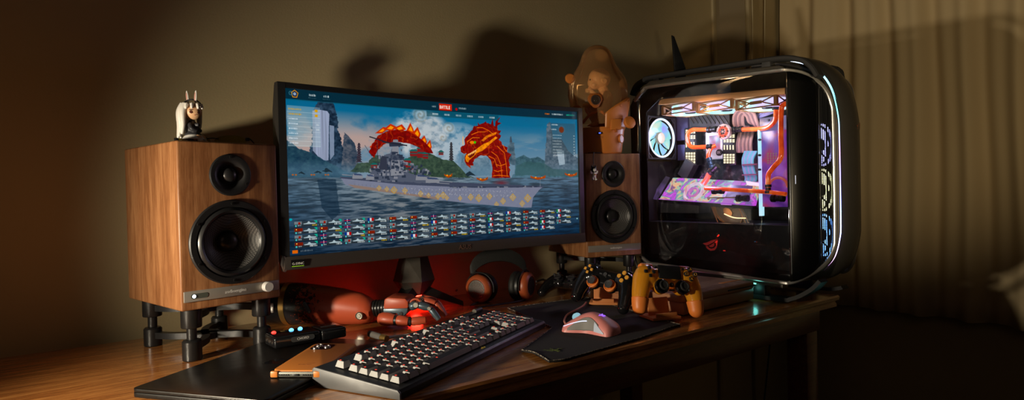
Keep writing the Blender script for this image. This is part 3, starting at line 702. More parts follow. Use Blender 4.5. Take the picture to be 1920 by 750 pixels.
# ================================================================== MONITOR
MX, MY, MZ, MYAW = -.446, 1.228, .172, rad(37.3)
MW, MH = .793, .335
mon = thing('curved_monitor', 'wide curved black monitor showing a battleship and a red dragon', 'monitor', (MX, MY, 0), MYAW)
def sag(x): 
    k = (x-MW/2)/(MW/2); return .023*(1-k*k)
def linz(c): c = np.asarray(c); return np.where(c <= .04045, c/12.92, ((c+.055)/1.055)**2.4)
xs = np.linspace(0, MW, SW+1); zs = np.linspace(MZ+MH, MZ, SH+1)
vx = np.zeros(((SH+1)*(SW+1), 3), np.float32); gx, gz = np.meshgrid(xs, zs)
vx[:, 0] = gx.ravel(); vx[:, 2] = gz.ravel(); vx[:, 1] = (.023*(1-((gx-MW/2)/(MW/2))**2)).ravel()+.0006
me = bpy.data.meshes.new('screen'); nf = SW*SH
me.vertices.add(len(vx)); me.vertices.foreach_set('co', vx.ravel())
ii, jj = np.meshgrid(np.arange(SH), np.arange(SW), indexing='ij'); a_ = (ii*(SW+1)+jj).ravel()
fc = np.stack([a_, a_+SW+1, a_+SW+2, a_+1], 1).astype(np.int32)
me.loops.add(nf*4); me.polygons.add(nf); me.loops.foreach_set('vertex_index', fc.ravel())
me.polygons.foreach_set('loop_start', np.arange(0, nf*4, 4, dtype=np.int32)); me.polygons.foreach_set('loop_total', np.full(nf, 4, np.int32))
me.update(calc_edges=True); me.shade_smooth()
at = me.attributes.new('picture', 'BYTE_COLOR', 'CORNER')
cc = np.ones((nf, 4), np.float32); cc[:, :3] = linz(IMG.reshape(-1, 3)); at.data.foreach_set('color', np.repeat(cc, 4, axis=0).ravel())
sm_ = mat('lit_screen', (.004, .004, .005), .28, es=1.); N_, L_, b_ = nodes(sm_); a = nd(sm_, 'ShaderNodeAttribute', attribute_name='picture')
hs = nd(sm_, 'ShaderNodeHueSaturation'); hs.inputs['Saturation'].default_value = 1.15; hs.inputs['Value'].default_value = 1.0
L_.new(a.outputs['Color'], hs.inputs['Color']); L_.new(hs.outputs[0], b_.inputs['Emission Color']); b_.inputs['Emission Strength'].default_value = .92
me.materials.append(sm_); scr = bpy.data.objects.new('screen', me); COL.objects.link(scr); scr.parent = mon
# housing, swept along the curve
def msweep(prof, x0, x1, mats, name, par, n=48):
    """prof: closed list (y,z)"""
    bm = bmesh.new(); rings = []
    for i in range(n+1):
        x = x0+(x1-x0)*i/n; rings.append([bm.verts.new((x, sag(min(max(x, 0), MW))+y, z)) for y, z in prof])
    m_ = len(prof)
    for a, b in zip(rings, rings[1:]):
        for k in range(m_): bm.faces.new((a[k], a[(k+1) % m_], b[(k+1) % m_], b[k]))
    bm.faces.new(rings[0]); bm.faces.new(rings[-1]); bmesh.ops.recalc_face_normals(bm, faces=bm.faces[:])
    mb = MB(); mb.bm.free(); mb.bm = bm; return mb.build(name, mats, par)
zt = MZ+MH
msweep([(.0012, MZ-.012), (.0012, zt+.011), (.006, zt+.0115), (.020, zt+.008), (.034, zt-.04), (.036, MZ+.03), (.02, MZ-.012)], -.014, MW+.014, 'black', 'rear_housing', mon)
msweep([(-.006, zt), (-.006, zt+.010), (-.003, zt+.0115), (.002, zt+.0115), (.002, zt)], -.014, MW+.014, 'black', 'top_bezel', mon, 48)
for x0, x1 in ((-.015, 0), (MW, MW+.015)):
    msweep([(-.006, MZ), (-.006, zt+.009), (-.003, zt+.0112), (.015, zt+.0112), (.015, MZ)], x0, x1, 'black', 'side_bezel', mon, 2)
msweep([(-.0075, MZ-.026), (-.0095, MZ-.022), (-.0075, MZ), (.003, MZ), (.014, MZ-.010), (.010, MZ-.027)], -.012, MW+.014, 'chin', 'lower_bezel', mon)
mb = MB(); mb.prism([(-.019, MZ-.014), (-.0145, MZ-.028), (-.010, MZ-.030), (-.006, MZ-.024), (-.010, MZ+.002), (-.016, MZ+.004)], .012, basis((0, .004, 0), (1, 0, 0), (0, 0, 1), (0, -1, 0)), bev=.001)
mb.build('corner_cap', 'silver', mon)
st = MB().box((.014, -.0092, MZ-.0135), (.027, .0006, .014), bev=0).build('sticker', 'black_gloss', mon)
mb = MB(); mb.box((.014, -.0097, MZ-.0195), (.024, .0003, .0012)); mb.build('green_line', 'ink_lime', st)
MB().text('G-SYNC', .0066, onface(.0145, -.0097, MZ-.0145)).build('lettering', 'ink_white', st)
MB().text('ASUS', .0155, onface(MW*.535, sag(MW*.535)-.0100, MZ-.0125), bold=True).build('lettering', 'silver', mon)
# stand
hubx, huby = MW*.44, .135
mb = MB(); mb.cyl((hubx, huby, .135), (hubx, huby, .155), .042, n=32, bev=.003); mb.cyl((hubx, huby, .155), (hubx, huby, .34), .026, .024, n=28)
mb.box((hubx, huby-.055, .30), (.09, .075, .09), bev=.006)
mb.build('neck', 'black', mon)
mb = MB()
m0 = basis((hubx-.030, huby-.030, .015), (1, 0, 0), (0, 1, 0), (0, 0, 1))
bm = bmesh.new(); r0 = [bm.verts.new((hubx+x*.030, huby+y*.030, .135)) for x, y in ((-1, -.6), (0, -1.1), (1, -.6), (1, .6), (0, 1.1), (-1, .6))]
r1 = [bm.verts.new((hubx+x*.046, huby+y*.040, .075)) for x, y in ((-1, -.6), (-.1, -1.2), (1, -.6), (1, .6), (0, 1.1), (-1, .6))]
r2 = [bm.verts.new((hubx+x*.026, huby+y*.026, .040)) for x, y in ((-1, -.6), (0, -1.1), (1, -.6), (1, .6), (0, 1.1), (-1, .6))]
for a, b in ((r0, r1), (r1, r2)):
    for k in range(6): bm.faces.new((a[k], a[(k+1) % 6], b[(k+1) % 6], b[k]))
bm.faces.new(r0); bm.faces.new(r2); bmesh.ops.recalc_face_normals(bm, faces=bm.faces[:]); mb.bm.free(); mb.bm = bm
mb.build('faceted_column', 'gunmetal', mon, smooth=False)
for ang, ln in ((-150, .135), (-14, .125), (88, .10)):
    mb = MB(); c, s = math.cos(rad(ang)), math.sin(rad(ang)); P0 = Vector((hubx, huby, .058)); P1 = Vector((hubx+c*ln, huby+s*ln, .010))
    side = Vector((-s, c, 0))
    bm = bmesh.new(); A = [bm.verts.new(P0+side*a+Vector((0, 0, b))) for a, b in ((-.022, -.010), (.022, -.010), (.018, .018), (-.018, .018))]
    B = [bm.verts.new(P1+side*a+Vector((0, 0, b))) for a, b in ((-.011, -.010), (.011, -.010), (.009, .002), (-.009, .002))]
    for k in range(4): bm.faces.new((A[k], A[(k+1) % 4], B[(k+1) % 4], B[k]))
    bm.faces.new(A); bm.faces.new(B); bmesh.ops.recalc_face_normals(bm, faces=bm.faces[:]); mb.bm.free(); mb.bm = bm
    mb.build('leg', 'black_metal', mon, smooth=False)
MB().lathe([(.006, 0), (.018, 0), (.018, -.002), (.006, -.002)], TR((hubx, huby, .038)), 32, cap=False).build('red_light_ring', emis('red_projection', (1, .02, .01), 30), mon)
# ================================================================== SMALL THINGS, LEFT SIDE
ZL = .014   # laptop lid height
# closed laptop, lying on the desk at the front left
B1_ = atz(293, 711, ZL); B2_ = atz(469, 649, ZL); A1_ = atz(293, 733, ZL); Q1_ = atz(584, 708, ZL)
bx_ = (B2_-B1_); bx_.z = 0; bx_.normalize(); by_ = Vector((-bx_.y, bx_.x, 0))
lx0 = (A1_-B1_).dot(bx_); ldp = abs((Q1_-B1_).dot(by_)); lw = ldp/.685
LO = B1_+bx_*lx0; LYAW = math.atan2(bx_.y, bx_.x); print('laptop', lw, ldp, LO, math.degrees(LYAW))
lap = thing('laptop', 'closed black laptop with a glossy fruit mark on its lid, under the phone', 'laptop', (LO.x, LO.y, 0), LYAW)
MB().prism(rrect(lw, ldp, .012, 6, lw/2, -ldp/2), .0072, TR((0, 0, .0012)), bev=.0012).build('base', 'laptop', lap)
lid = MB().prism(rrect(lw, ldp, .012, 6, lw/2, -ldp/2), .0050, TR((0, 0, .0090)), bev=.0012).build('lid', 'laptop', lap)
for x in (.03, lw-.03):
    for y in (-.03, -ldp+.03): MB().cyl((x, y, 0), (x, y, .0013), .006, n=16).build('foot', 'black_matte', lap)
ap = []
for i in range(48):
    a = 2*PI*i/48; r = .0165*(1+.10*math.cos(2*a)-.05*abs(math.sin(a))**.5); x = r*math.cos(a)*1.02; y = r*math.sin(a)*1.02
    if y > 0: y -= .0035*math.exp(-(x/.004)**2)
    else: y += .0025*math.exp(-(x/.004)**2)
    dx, dy = x-.0185, y-.002; d = math.hypot(dx, dy)
    if d < .0085: x = .0185+dx/d*.0085; y = .002+dy/d*.0085
    ap.append((x, y))
lgm = TR((lw/2, -ldp/2, .0139), (0, 0, PI))
lg = MB(); lg.prism(ap, .0003, lgm); lg.prism([(0, .0175), (.0015, .022), (.006, .0255), (.0068, .0215), (.004, .0180)], .0003, lgm)
lg.build('lid_mark', 'mirror', lid)
# battery powered headphone amplifier with three glowing balls
def frame4(a, b):   # yaw from a to b
    return math.atan2(b.y-a.y, b.x-a.x)
fa = atz(515, 656, ZL+.001); fb = atz(640, 634, ZL+.001)
amp = thing('headphone_amplifier', 'small black headphone amplifier box with one red and two blue glowing balls', 'amplifier', (fa.x, fa.y, .0142), frame4(fa, fb))
aw = .086; ad = .058; ah = .022
MB().box((aw/2, ad/2, ah/2+.0005), (aw, ad, ah-.001), bev=.0045, seg=3).build('body', 'black_gloss', amp)
for k, (x, c) in enumerate(((.014, 'led_red'), (.047, 'led_blue'), (.064, 'led_blue'))):
    MB().sph((x, ad*.80, ah-.0012), .0046).build('button_ball', c, amp)
tx = MB().text('Mojo', .017, TR((.048, .031, ah-.0004)), .0002).build('lettering', 'dark_grey', amp)
pl = MB().prism(rrect(.044, .0095, .0045), .0006, onface(.052, -.0004, ah*.62)).build('name_plate', 'dark_grey', amp)
MB().text('CHORD', .0062, onface(.052, -.0011, ah*.62)).build('lettering', 'ink_white', pl)
for y, w_ in ((.012, .006), (.028, .010), (.044, .006)):
    MB().box((-.0003, y, .011), (.0012, w_, .005), bev=.0005).build('socket', 'silver', amp)
fx = thing('music_player', 'plain black glossy box joined to the right end of the headphone amplifier', 'music player', (fa.x+aw*1.01*math.cos(frame4(fa, fb)), fa.y+aw*1.01*math.sin(frame4(fa, fb)), .0142), frame4(fa, fb))
MB().box((.0265, ad/2, ah/2+.0005), (.050, ad, ah-.001), bev=.0045, seg=3).build('body', 'black_gloss', fx)
MB().box((.0265, ad/2, ah+.0002), (.030, .0025, .0008)).build('top_slot', 'dark_grey', fx)
# phone in a tan leather case, lying face down
pa = atz(517, 700, .018); pb = atz(592, 710, .018); pc = atz(600, 640, .022); pd_ = atz(676, 645, .022)
pyaw = math.atan2(pc.y-pa.y+pd_.y-pb.y, pc.x-pa.x+pd_.x-pb.x)-PI/2
pw_ = (pb-pa).length; pl_ = ((pc-pa).length+(pd_-pb).length)/2; pm = (pa+pb)/2
ph = thing('phone', 'phone lying face down in an orange tan leather case with a camera cut-out', 'phone', (pm.x, pm.y, .0142), pyaw)
print('phone', pw_, pl_, pyaw)
pw_ = max(.074, min(.082, pw_)); pl_ = min(.172, pl_)
MB().prism(rrect(pw_-.004, pl_-.003, .010, 6, 0, pl_/2), .0080, TR((0, 0, .0012)), bev=.002).build('body', mat('phone_frame', (.55, .56, .50), .25, .9), ph)
pcm = MB().prism(rrect(pw_, pl_-.004, .012, 6, 0, pl_/2+.003), .0104, TR((0, 0, .0008)), bev=.0022, seg=3).build('leather_case', 'leather', ph)
for s_ in (-1, 1): MB().box((s_*(pw_/2-.006), .0022, .0060), (.012, .006, .0098), bev=.002).build('case_corner', 'leather', ph)
# camera window
cw = MB().prism(rrect(.036, .036, .009, 6, -pw_/2+.025, pl_-.026), .0012, TR((0, 0, .0106))).build('camera_window', 'black_gloss', ph)
for x, y in ((-.009, .008), (-.009, -.008), (.008, 0)):
    MB().lathe([(.0060, 0), (.0060, .0016), (.0046, .0018), (.0042, .0008), (0, .0008)], TR((-pw_/2+.025+x, pl_-.026+y, .0116)), 24).build('lens', ['silver'], cw)
MB().box((0, .0006, .0050), (.010, .0014, .0032), bev=.0006).build('charging_port', 'black', ph)
for s_ in (-1, 1):
    for k in range(6): MB().cyl((s_*(.012+.0035*k), .0016, .005), (s_*(.012+.0035*k), -.0004, .005), .0009, n=8).build('speaker_hole', 'black', ph)
em_ = MB()
for i in range(9): em_.box((-.010+.0024*i, .036+(.0008 if i % 2 else 0), .0112), (.0007 if i % 3 else .0015, .0036-.0008*(i % 3), .0003))
for i in range(7): em_.box((.000+.0022*i, .044, .0112), (.0008, .0016+.0005*(i % 2), .0003))
em_.build('embossing', mat('leather_dark', (.40, .12, .02), .5), ph)
# braided plug and short cable next to the amplifier
a = atz(702, 628, .008); b = atz(716, 633, .008); c = atz(745, 631, .004)
plug = thing('cable_plug', 'braided grey cable end with a shiny round metal plug by the robot hand', 'cable', (a.x, a.y, 0))
o_ = Vector((a.x, a.y, 0))
MB().tube([a-o_+Vector((-.012, .012, 0)), Vector((0, 0, .008)), b-o_], .0065, 12).build('sleeve', speckle(mat('braid', (.12, .11, .10), .7), bumps=.5), plug)
MB().cyl(b-o_, b-o_+Vector((.012, -.010, 0)), .0075, .0070, 20, bev=.001).build('metal_ring', 'gold', plug)
MB().tube([b-o_+Vector((.006, .0, 0)), c-o_, c-o_+Vector((.05, .03, 0)), c-o_+Vector((.08, .09, 0))], .0032, 8).build('wire', mat('clear_wire', (.45, .44, .40), .35), plug)

# ------------------------------------------------------------------ figurine and sunglasses on the left speaker
def spk_local(SP, Y, p):   # speaker local -> world
    return Vector(SP)+Vector((math.cos(Y)*p[0]-math.sin(Y)*p[1], math.sin(Y)*p[0]+math.cos(Y)*p[1], p[2]))
topL = SL[2]+.298
fg = atpl(361, 262, (0, 0, 0), (0, 0, 1))
fpos = aty(361, 258, 1.165); fpos.z = topL
FG = thing('rabbit_eared_figurine', 'small seated doll figurine with long white hair and white rabbit ears on the left speaker', 'figurine', (fpos.x, fpos.y, topL+.0003), rad(0))
# local: faces +x and slightly to the viewer
k = .98
dress = speckle(mat('dark_dress', (.03, .03, .035), .5)); hairm = speckle(mat('white_hair', (.78, .74, .68), .35), bumps=0); facem = mat('figure_face', (.80, .47, .26), .45)
mb = MB()
mb.sph((0, 0, .030), (.0125, .0115, .014)); mb.sph((.001, 0, .016), (.015, .014, .011)); mb.cyl((0, 0, .038), (0, 0, .046), .006, .005)
for s_ in (-1, 1): mb.tube([(0, s_*.009, .038), (.006, s_*.013, .028), (.012, s_*.006, .026)], (.0045, .0035))
mb.build('dress', dress, FG, voxel=.0011, smooths=3)
mb = MB(); mb.lathe([(.013, .018), (.0185, .012), (.020, .009), (.016, .010), (.012, .013)], TR((.002, 0, 0)), 28); mb.build('skirt_hem', 'white', FG)
mb = MB()
for s_ in (-1, 1): mb.tube([(.006, s_*.006, .011), (.016, s_*.007, .013), (.018, s_*.007, .002)], (.0050, .0042)); mb.sph((.020, s_*.007, .0036), (.0065, .0040, .0036))
mb.build('legs', facem, FG, voxel=.0010, smooths=3)
mb = MB()
for s_ in (-1, 1): mb.cyl((.018, s_*.007, .006), (.018, s_*.007, .011), .0047, n=16)
mb.build('socks', 'white', FG)
mb = MB(); mb.sph((.002, -.001, .0615), (.0165, .0160, .0158)); mb.build('head', facem, FG)
fy = rad(-48)  # face looks right and towards the viewer
for s_ in (-1, 1):
    a_ = fy+s_*rad(24); MB().sph((.002+.0160*math.cos(a_), -.001+.0157*math.sin(a_), .0590), (.0008, .0030, .0030), rot=(0, 0, a_)).build('eye', mat('eye_brown', (.10, .03, .02), .2), FG); MB().sph((.002+.0162*math.cos(a_), -.001+.0162*math.sin(a_), .0628), (.0008, .0036, .0008), rot=(0, 0, a_)).build('eyelash', 'black', FG)
a_ = fy; MB().sph((.002+.0160*math.cos(a_), -.001+.0160*math.sin(a_), .0535), (.0006, .0016, .0006), rot=(0, 0, a_)).build('mouth', 'ink_red', FG)
# hair: cap plus long side locks
mb = MB(); t = bmesh.new(); bmesh.ops.create_uvsphere(t, u_segments=32, v_segments=20, radius=1)
d_ = Vector((math.cos(fy), math.sin(fy), 0))
rem = [f for f in t.faces if (f.calc_center_median().dot(d_) > .42 and f.calc_center_median().z < .22) or f.calc_center_median().z < -.75]
bmesh.ops.delete(t, geom=rem, context='FACES'); mb._in(t, TR((.0, 0, .0635), (0, 0, 0), (.0190, .0185, .0180)))
for w_ in (-.75, -.25, .3, .8):
    q = fy+w_; mb.tube([(.0175*math.cos(q), .0175*math.sin(q), .075), (.0200*math.cos(q), .0200*math.sin(q), .068), (.0188*math.cos(q), .0188*math.sin(q), .0650)], (.0036, .0016), 8)
for q, ln in ((-1.9, .052), (-2.3, .056), (-2.8, .058), (2.9, .058), (2.4, .056), (1.4, .044)):
    mb.tube([(.014*math.cos(q), .014*math.sin(q), .074), (.0215*math.cos(q), .0200*math.sin(q), .060), (.0225*math.cos(q), .0190*math.sin(q), .035), (.0210*math.cos(q)-.004, .0180*math.sin(q), .070-ln)], (.0070, .0026), 10)
mb.build('hair', hairm, FG, voxel=.0010, smooths=2)
for s_, tl in ((-1, -.12), (1, .10)):
    e = MB(); e.sph((0, 0, .011), (.0030, .0020, .0125)); o = e.build('rabbit_ear', hairm, FG); o.location = (.001+.0068*s_, -.001, .078); o.rotation_euler = (0, tl, rad(-20))
    MB().sph((0, -.0014, .011), (.0016, .0012, .0088)).build('inner_ear', mat('inner_ear', (.65, .30, .25), .5), o)
MB().torus(.0168, .0014, TR((.001, 0, .0675), (rad(90), 0, rad(20))), 32, 8, a0=rad(10), a1=rad(170)).build('hair_band', dress, FG)
MB().box((.012, -.004, .036), (.008, .009, .006), bev=.002).build('bow', dress, FG)
# yellow sunglasses lying behind the figurine
gp = aty(398, 258, 1.25)
GL = thing('sunglasses', 'thin black framed sunglasses with yellow lenses lying on the left speaker', 'sunglasses', (gp.x, gp.y, topL), rad(14))
for s_, w_ in ((-1, 'left'), (1, 'right')):
    pts = [(s_*(.034+.030*math.cos(t_)*(1+.12*math.sin(t_))), .0035*math.cos(t_)*0, .0125+.0125*math.sin(t_)) for t_ in np.linspace(0, 2*PI, 40, endpoint=False)]
    MB().prism([(p[0], p[2]) for p in pts], .0014, onface(0, .0007, 0.0002)).build('lens', 'lens', GL)
    MB().tube([(s_*.064, 0, .018), (s_*.070, .004, .018), (s_*.072, .05, .010), (s_*.066, .078, .002)], .0013, 8).build('temple_arm', 'black', GL)
    MB().box((s_*.066, .001, .017), (.008, .004, .007), bev=.001).build('hinge', 'black', GL)
MB().tube([(-.012, -.001, .018), (0, -.001, .0195), (.012, -.001, .018)], .0012, 8).build('bridge', 'black_metal', GL)

# ================================================================== ROBOT ARM
ra = atz(548, 613, 0)
AR = thing('robot_forearm', 'chipped red robotic forearm with a curled five fingered hand, lying under the monitor', 'robot arm', (-.507, 1.405, 0), rad(-6))
# local: x along the arm (to the right), y back, z up
chip = mat('chipped_red_paint', (.48, .085, .035), .40); N_, L_, b_ = nodes(chip)
v = coords(chip); n1 = noise(chip, v, 120, 6, .7, .6); sx = nd(chip, 'ShaderNodeSeparateXYZ'); L_.new(v, sx.inputs[0])
mr = nd(chip, 'ShaderNodeMapRange'); mr.inputs['From Min'].default_value = .0; mr.inputs['From Max'].default_value = .115; mr.inputs['To Min'].default_value = .66; mr.inputs['To Max'].default_value = .30; L_.new(sx.outputs['X'], mr.inputs['Value'])
mm = nd(chip, 'ShaderNodeMath', operation='LESS_THAN'); L_.new(n1, mm.inputs[0]); L_.new(mr.outputs[0], mm.inputs[1])
mx = nd(chip, 'ShaderNodeMix', data_type='RGBA'); L_.new(mm.outputs[0], mx.inputs['Factor']); mx.inputs[6].default_value = (.50, .082, .032, 1); mx.inputs[7].default_value = (.018, .016, .018, 1); L_.new(mx.outputs[2], b_.inputs['Base Color'])
def armring(mb, sts, n=36, mi=0, squash=None, cap=True):
    """sts: (x, yc, zc, ry, rz)"""
    t = bmesh.new(); rings = []
    for x, yc, zc, ry, rz in sts:
        rings.append([t.verts.new((x, yc+ry*math.cos(2*PI*i/n), zc+rz*math.sin(2*PI*i/n))) for i in range(n)])
    for a, b in zip(rings, rings[1:]):
        for k in range(n): t.faces.new((a[k], a[(k+1) % n], b[(k+1) % n], b[k]))
    if cap: t.faces.new(rings[0]); t.faces.new(rings[-1])
    bmesh.ops.recalc_face_normals(t, faces=t.faces[:]); mb._in(t, None, mi); return mb
armring(MB(), [(.000, 0, .048, .046, .0465), (.010, 0, .048, .047, .0475), (.06, .0, .0455, .045, .045), (.12, -.001, .041, .040, .0405), (.165, -.002, .036, .035, .0345), (.180, -.003, .034, .032, .029), (.190, -.004, .033, .026, .022), (.196, -.004, .033, .014, .013)]).build('forearm_shell', chip, AR)
armring(MB(), [(-.062, 0, .046, .042, .043), (-.058, 0, .047, .046, .0465), (-.006, 0, .048, .047, .0475)]).build('elbow_cuff', 'black_gloss', AR)
armring(MB(), [(-.010, 0, .0485, .0478, .0482), (.002, 0, .0485, .0478, .0482)]).build('gold_band', 'gold', AR)
MB().box((-.030, -.0445, .046), (.020, .006, .022), bev=.002).build('cuff_plate', 'silver', AR)
def strap(mt):
    return MB().prism(rrect(.009, .028, .0044), .004, mt, bev=.001)
strap(basis((.058, -.0465, .047), (.86, 0, .5), (-.5, 0, .86), (0, -1, 0))).build('clip', 'steel_blue', AR)
MB().cyl((.064, -.050, .038), (.064, -.0515, .038), .002, n=12).build('rivet', 'screw', AR)
MB().lathe([(.0085, 0), (.0085, .003), (.007, .004), (.0065, .002), (.004, .002), (.003, .0035), (0, .0035)], basis((.172, -.0375, .027), (1, 0, 0), (0, 0, 1), (0, -1, 0)), 28).build('wrist_bolt', 'screw', AR)
mb = MB(); armring(mb, [(.19, -.002, .036, .018, .018), (.232, -.004, .040, .017, .017)]); 
for k in range(5): mb.torus(.0178, .0016, TR((.198+.007*k, -.003, .037), (0, rad(90), 0)), 28, 8)
mb.build('wrist_joint', 'black_metal', AR)
# back of the hand
H0 = Vector((.222, 0, 0))
def pl(mb, poly_xz, y0, y1, bev=.003, mi=0):   # prism in xz, thickness along y
    return mb.prism(poly_xz, y1-y0, basis((0, y1, 0), (1, 0, 0), (0, 0, 1), (0, -1, 0)), bev=bev, mi=mi)
pl(MB(), [(.222, .038), (.224, .060), (.232, .065), (.272, .062), (.279, .055), (.278, .040)], -.026, .040, .004).build('hand_back_shell', 'red_paint', AR)
pl(MB(), [(.222, .030), (.222, .040), (.278, .041), (.276, .032), (.268, .022), (.258, .021), (.252, .030)], -.027, .036, .0015).build('palm_plate', 'steel_blue', AR)
MB().cyl((.262, -.0272, .0295), (.262, -.0290, .0295), .0040, n=20).build('palm_bolt', 'black_metal', AR)
def finger(name, pts, rs, cols, bolts, y):
    """chain of segments with round bolts at the joints; first mesh is the part, others its sub-parts"""
    root = None
    for k in range(len(pts)-1):
        a = Vector((pts[k][0], y+pts[k][1], pts[k][2])); b = Vector((pts[k+1][0], y+pts[k+1][1], pts[k+1][2])); m_, l = zto(a, b); r = rs[k]
        mb = MB(); mb.lathe([(0, -.2*r), (r*.75, 0), (r, .22*l), (r*1.02, .6*l), (r*.80, l*.96), (0, l+.1*r)], m_ @ TR(sc=(1, .92, 1)), 16)
        o = mb.build(name if root is None else 'phalanx', cols[k], AR if root is None else root)
        if root is None: root = o
    for k in range(len(pts)):
        if k in bolts:
            a = Vector((pts[k][0], y+pts[k][1], pts[k][2])); r = bolts[k]
            MB().cyl(a+Vector((0, r*1.3+.004, 0)), a-Vector((0, r*1.25+.0035, 0)), r, n=20, bev=.0008).build('joint_bolt', 'screw', root)
    return root
# thumb in front
finger('thumb', [(.214, 0, .020), (.252, -.004, .017), (.282, -.004, .013), (.318, .004, .0150)], [.0155, .0125, .0105], ['red_paint', 'red_paint', 'red_paint'], {}, -.030)
MB().cyl((.226, -.0435, .020), (.226, -.0462, .020), .0028, n=14).build('thumb_bolt', 'black_metal', AR)
MB().cyl((.248, -.033, .0165), (.256, -.034, .0162), .0118, .0112, 18).build('thumb_joint', 'black', AR)
MB().cyl((.281, -.035, .0132), (.286, -.034, .0132), .0105, .0105, 18).build('thumb_joint', 'black', AR)
# four fingers, arching up and curling down to the desk
finger('index_finger', [(.281, 0, .042), (.296, 0, .048), (.325, 0, .040), (.346, -.002, .014)], [.0105, .0092, .0078], ['steel_blue', 'steel_blue', 'steel_blue'], {1: .0062, 2: .0046}, -.018)
MB().torus(.0125, .0022, TR((.293, -.018, .047), (rad(90), 0, 0)), 24, 8, a0=rad(0), a1=rad(170)).build('knuckle_guard', 'red_paint', AR)
finger('middle_finger', [(.281, 0, .045), (.304, 0, .054), (.334, 0, .046), (.354, 0, .016)], [.0105, .0095, .0082], ['red_paint', 'red_paint', 'red_paint'], {1: .0056}, .000)
finger('ring_finger', [(.281, 0, .045), (.302, 0, .055), (.332, 0, .048), (.352, 0, .014)], [.0100, .0092, .0080], ['red_paint', 'red_paint', 'red_paint'], {1: .0055}, .018)
finger('little_finger', [(.279, 0, .044), (.296, 0, .052), (.320, 0, .046), (.336, 0, .012)], [.0092, .0084, .0072], ['red_paint', 'red_paint', 'red_paint'], {1: .005}, .034)
# ================================================================== KEYBOARD
k0 = Vector((-.164, .864, 0)); k1 = Vector((.065, 1.312, 0)); kyaw = math.atan2(k1.y-k0.y, k1.x-k0.x); KL = (k1-k0).length; KD = .165
KB = thing('mechanical_keyboard', 'long black mechanical keyboard with pale sided keys and red lit legends', 'keyboard', k0, kyaw)
pf = [(0, .001), (0, .010), (.004, .014), (KD-.004, .030), (KD, .027), (KD, .006), (KD-.02, .001)]
MB().prism([(p[0], p[1]) for p in pf], KL-.008, basis((.004, 0, 0), (0, 1, 0), (0, 0, 1), (1, 0, 0)), bev=.0008).build('case', 'black', KB)
for x in (0, KL-.004):
    MB().prism([(p[0], p[1]) for p in pf], .004, basis((x, 0, 0), (0, 1, 0), (0, 0, 1), (1, 0, 0)), bev=.0006).build('end_plate', 'end_plate', KB)
slope = math.atan2(.016, KD-.008)
deck = TR((0, .004, .0142), (slope, 0, 0))      # local deck frame: x, y, z up from deck
P_ = (KL-.040)/22.5; PY = .0196
x00 = .018; y00 = .020
keymesh = {}
def key(wu, x, r, hu=1., cat=None):
    wd_ = wu*P_-.0022; dp = hu*PY-.0022; h = (.0098, .0092, .0090, .0092, .0102, .0112)[r]
    kk = (round(wd_, 5), round(dp, 5), r)
    if kk not in keymesh:
        mb = MB(); bm = bmesh.new(); tx, ty = .0030, .0026
        b = [bm.verts.new((sx*wd_/2, sy*dp/2, .0015)) for sx, sy in ((-1, -1), (1, -1), (1, 1), (-1, 1))]
        c = [bm.verts.new((sx*(wd_/2-tx), sy*(dp/2-ty)+.0008, h)) for sx, sy in ((-1, -1), (1, -1), (1, 1), (-1, 1))]
        for i in range(4): bm.faces.new((b[i], b[(i+1) % 4], c[(i+1) % 4], c[i]))
        f = bm.faces.new(c); bm.faces.new(b[::-1])
        bmesh.ops.bevel(bm, geom=[e for e in bm.edges if all(v.co.z > .002 for v in e.verts) or abs(e.verts[0].co.z-e.verts[1].co.z) > .002], offset=.0007, segments=2, affect='EDGES', profile=.5)
        bm.normal_update()
        mb._in(bm, None, 0)
        for f in mb.bm.faces: 
            f.normal_update(); f.material_index = 1 if abs(f.normal.z) < .75 else 0
        lw_ = min(.0034, wd_*.3); mb.quad((-wd_*.22-lw_/2, dp*.10, h+.00012), (-wd_*.22+lw_/2, dp*.10, h+.00012), (-wd_*.22+lw_/2, dp*.10+.0030, h+.00012), (-wd_*.22-lw_/2, dp*.10+.0030, h+.00012), mi=2)
        o = mb.build('key', ['key_top', 'key_side', 'key_legend'], KB, smooth=False); keymesh[kk] = o.data
    else:
        o = bpy.data.objects.new('key', keymesh[kk]); COL.objects.link(o); o.parent = KB
    yy = y00+(r if r < 5 else 5.35)*PY+(hu-1)*PY/2
    p = deck @ Vector((x00+x*P_+wu*P_/2, yy, 0)); o.location = p; o.rotation_euler = (slope, 0, 0); return o
rows = [
 [1.25, 1.25, 1.25, 6.25, 1.25, 1.25, 1.25, 1.25, -.25, 1, 1, 1, -.25, 2, 1],
 [2.25]+[1]*10+[2.75, -1.25, 1, -1.25, 1, 1, 1],
 [1.75]+[1]*11+[2.25, -3.5, 1, 1, 1],
 [1.5]+[1]*12+[1.5, -.25, 1, 1, 1, -.25, 1, 1, 1],
 [1]*13+[2, -.25, 1, 1, 1, -.25, 1, 1, 1, 1],
 [1, -1, 1, 1, 1, 1, -.5, 1, 1, 1, 1, -.5, 1, 1, 1, 1, -.25, 1, 1, 1],
]
nk = 0
for r, row in enumerate(rows):
    x = 0
    for w_ in row:
        if w_ < 0: x += -w_; continue
        key(w_, x, r); nk += 1; x += w_
for r in (0, 2): key(1, 21.5, r, 2.); nk += 1
print('keys', nk)
MB().box((0, 0, 0), (.060, .010, .0022), bev=.0008, mt=deck @ TR((KL-.075, KD-.020, .001))).build('media_button_bar', 'dark_grey', KB)
mr_ = MB().cyl((0, 0, 0), (.028, 0, 0), .0052, n=24).build('volume_roller', 'gunmetal', KB); mr_.matrix_local = deck @ TR((KL-.046, KD-.020, .0035))
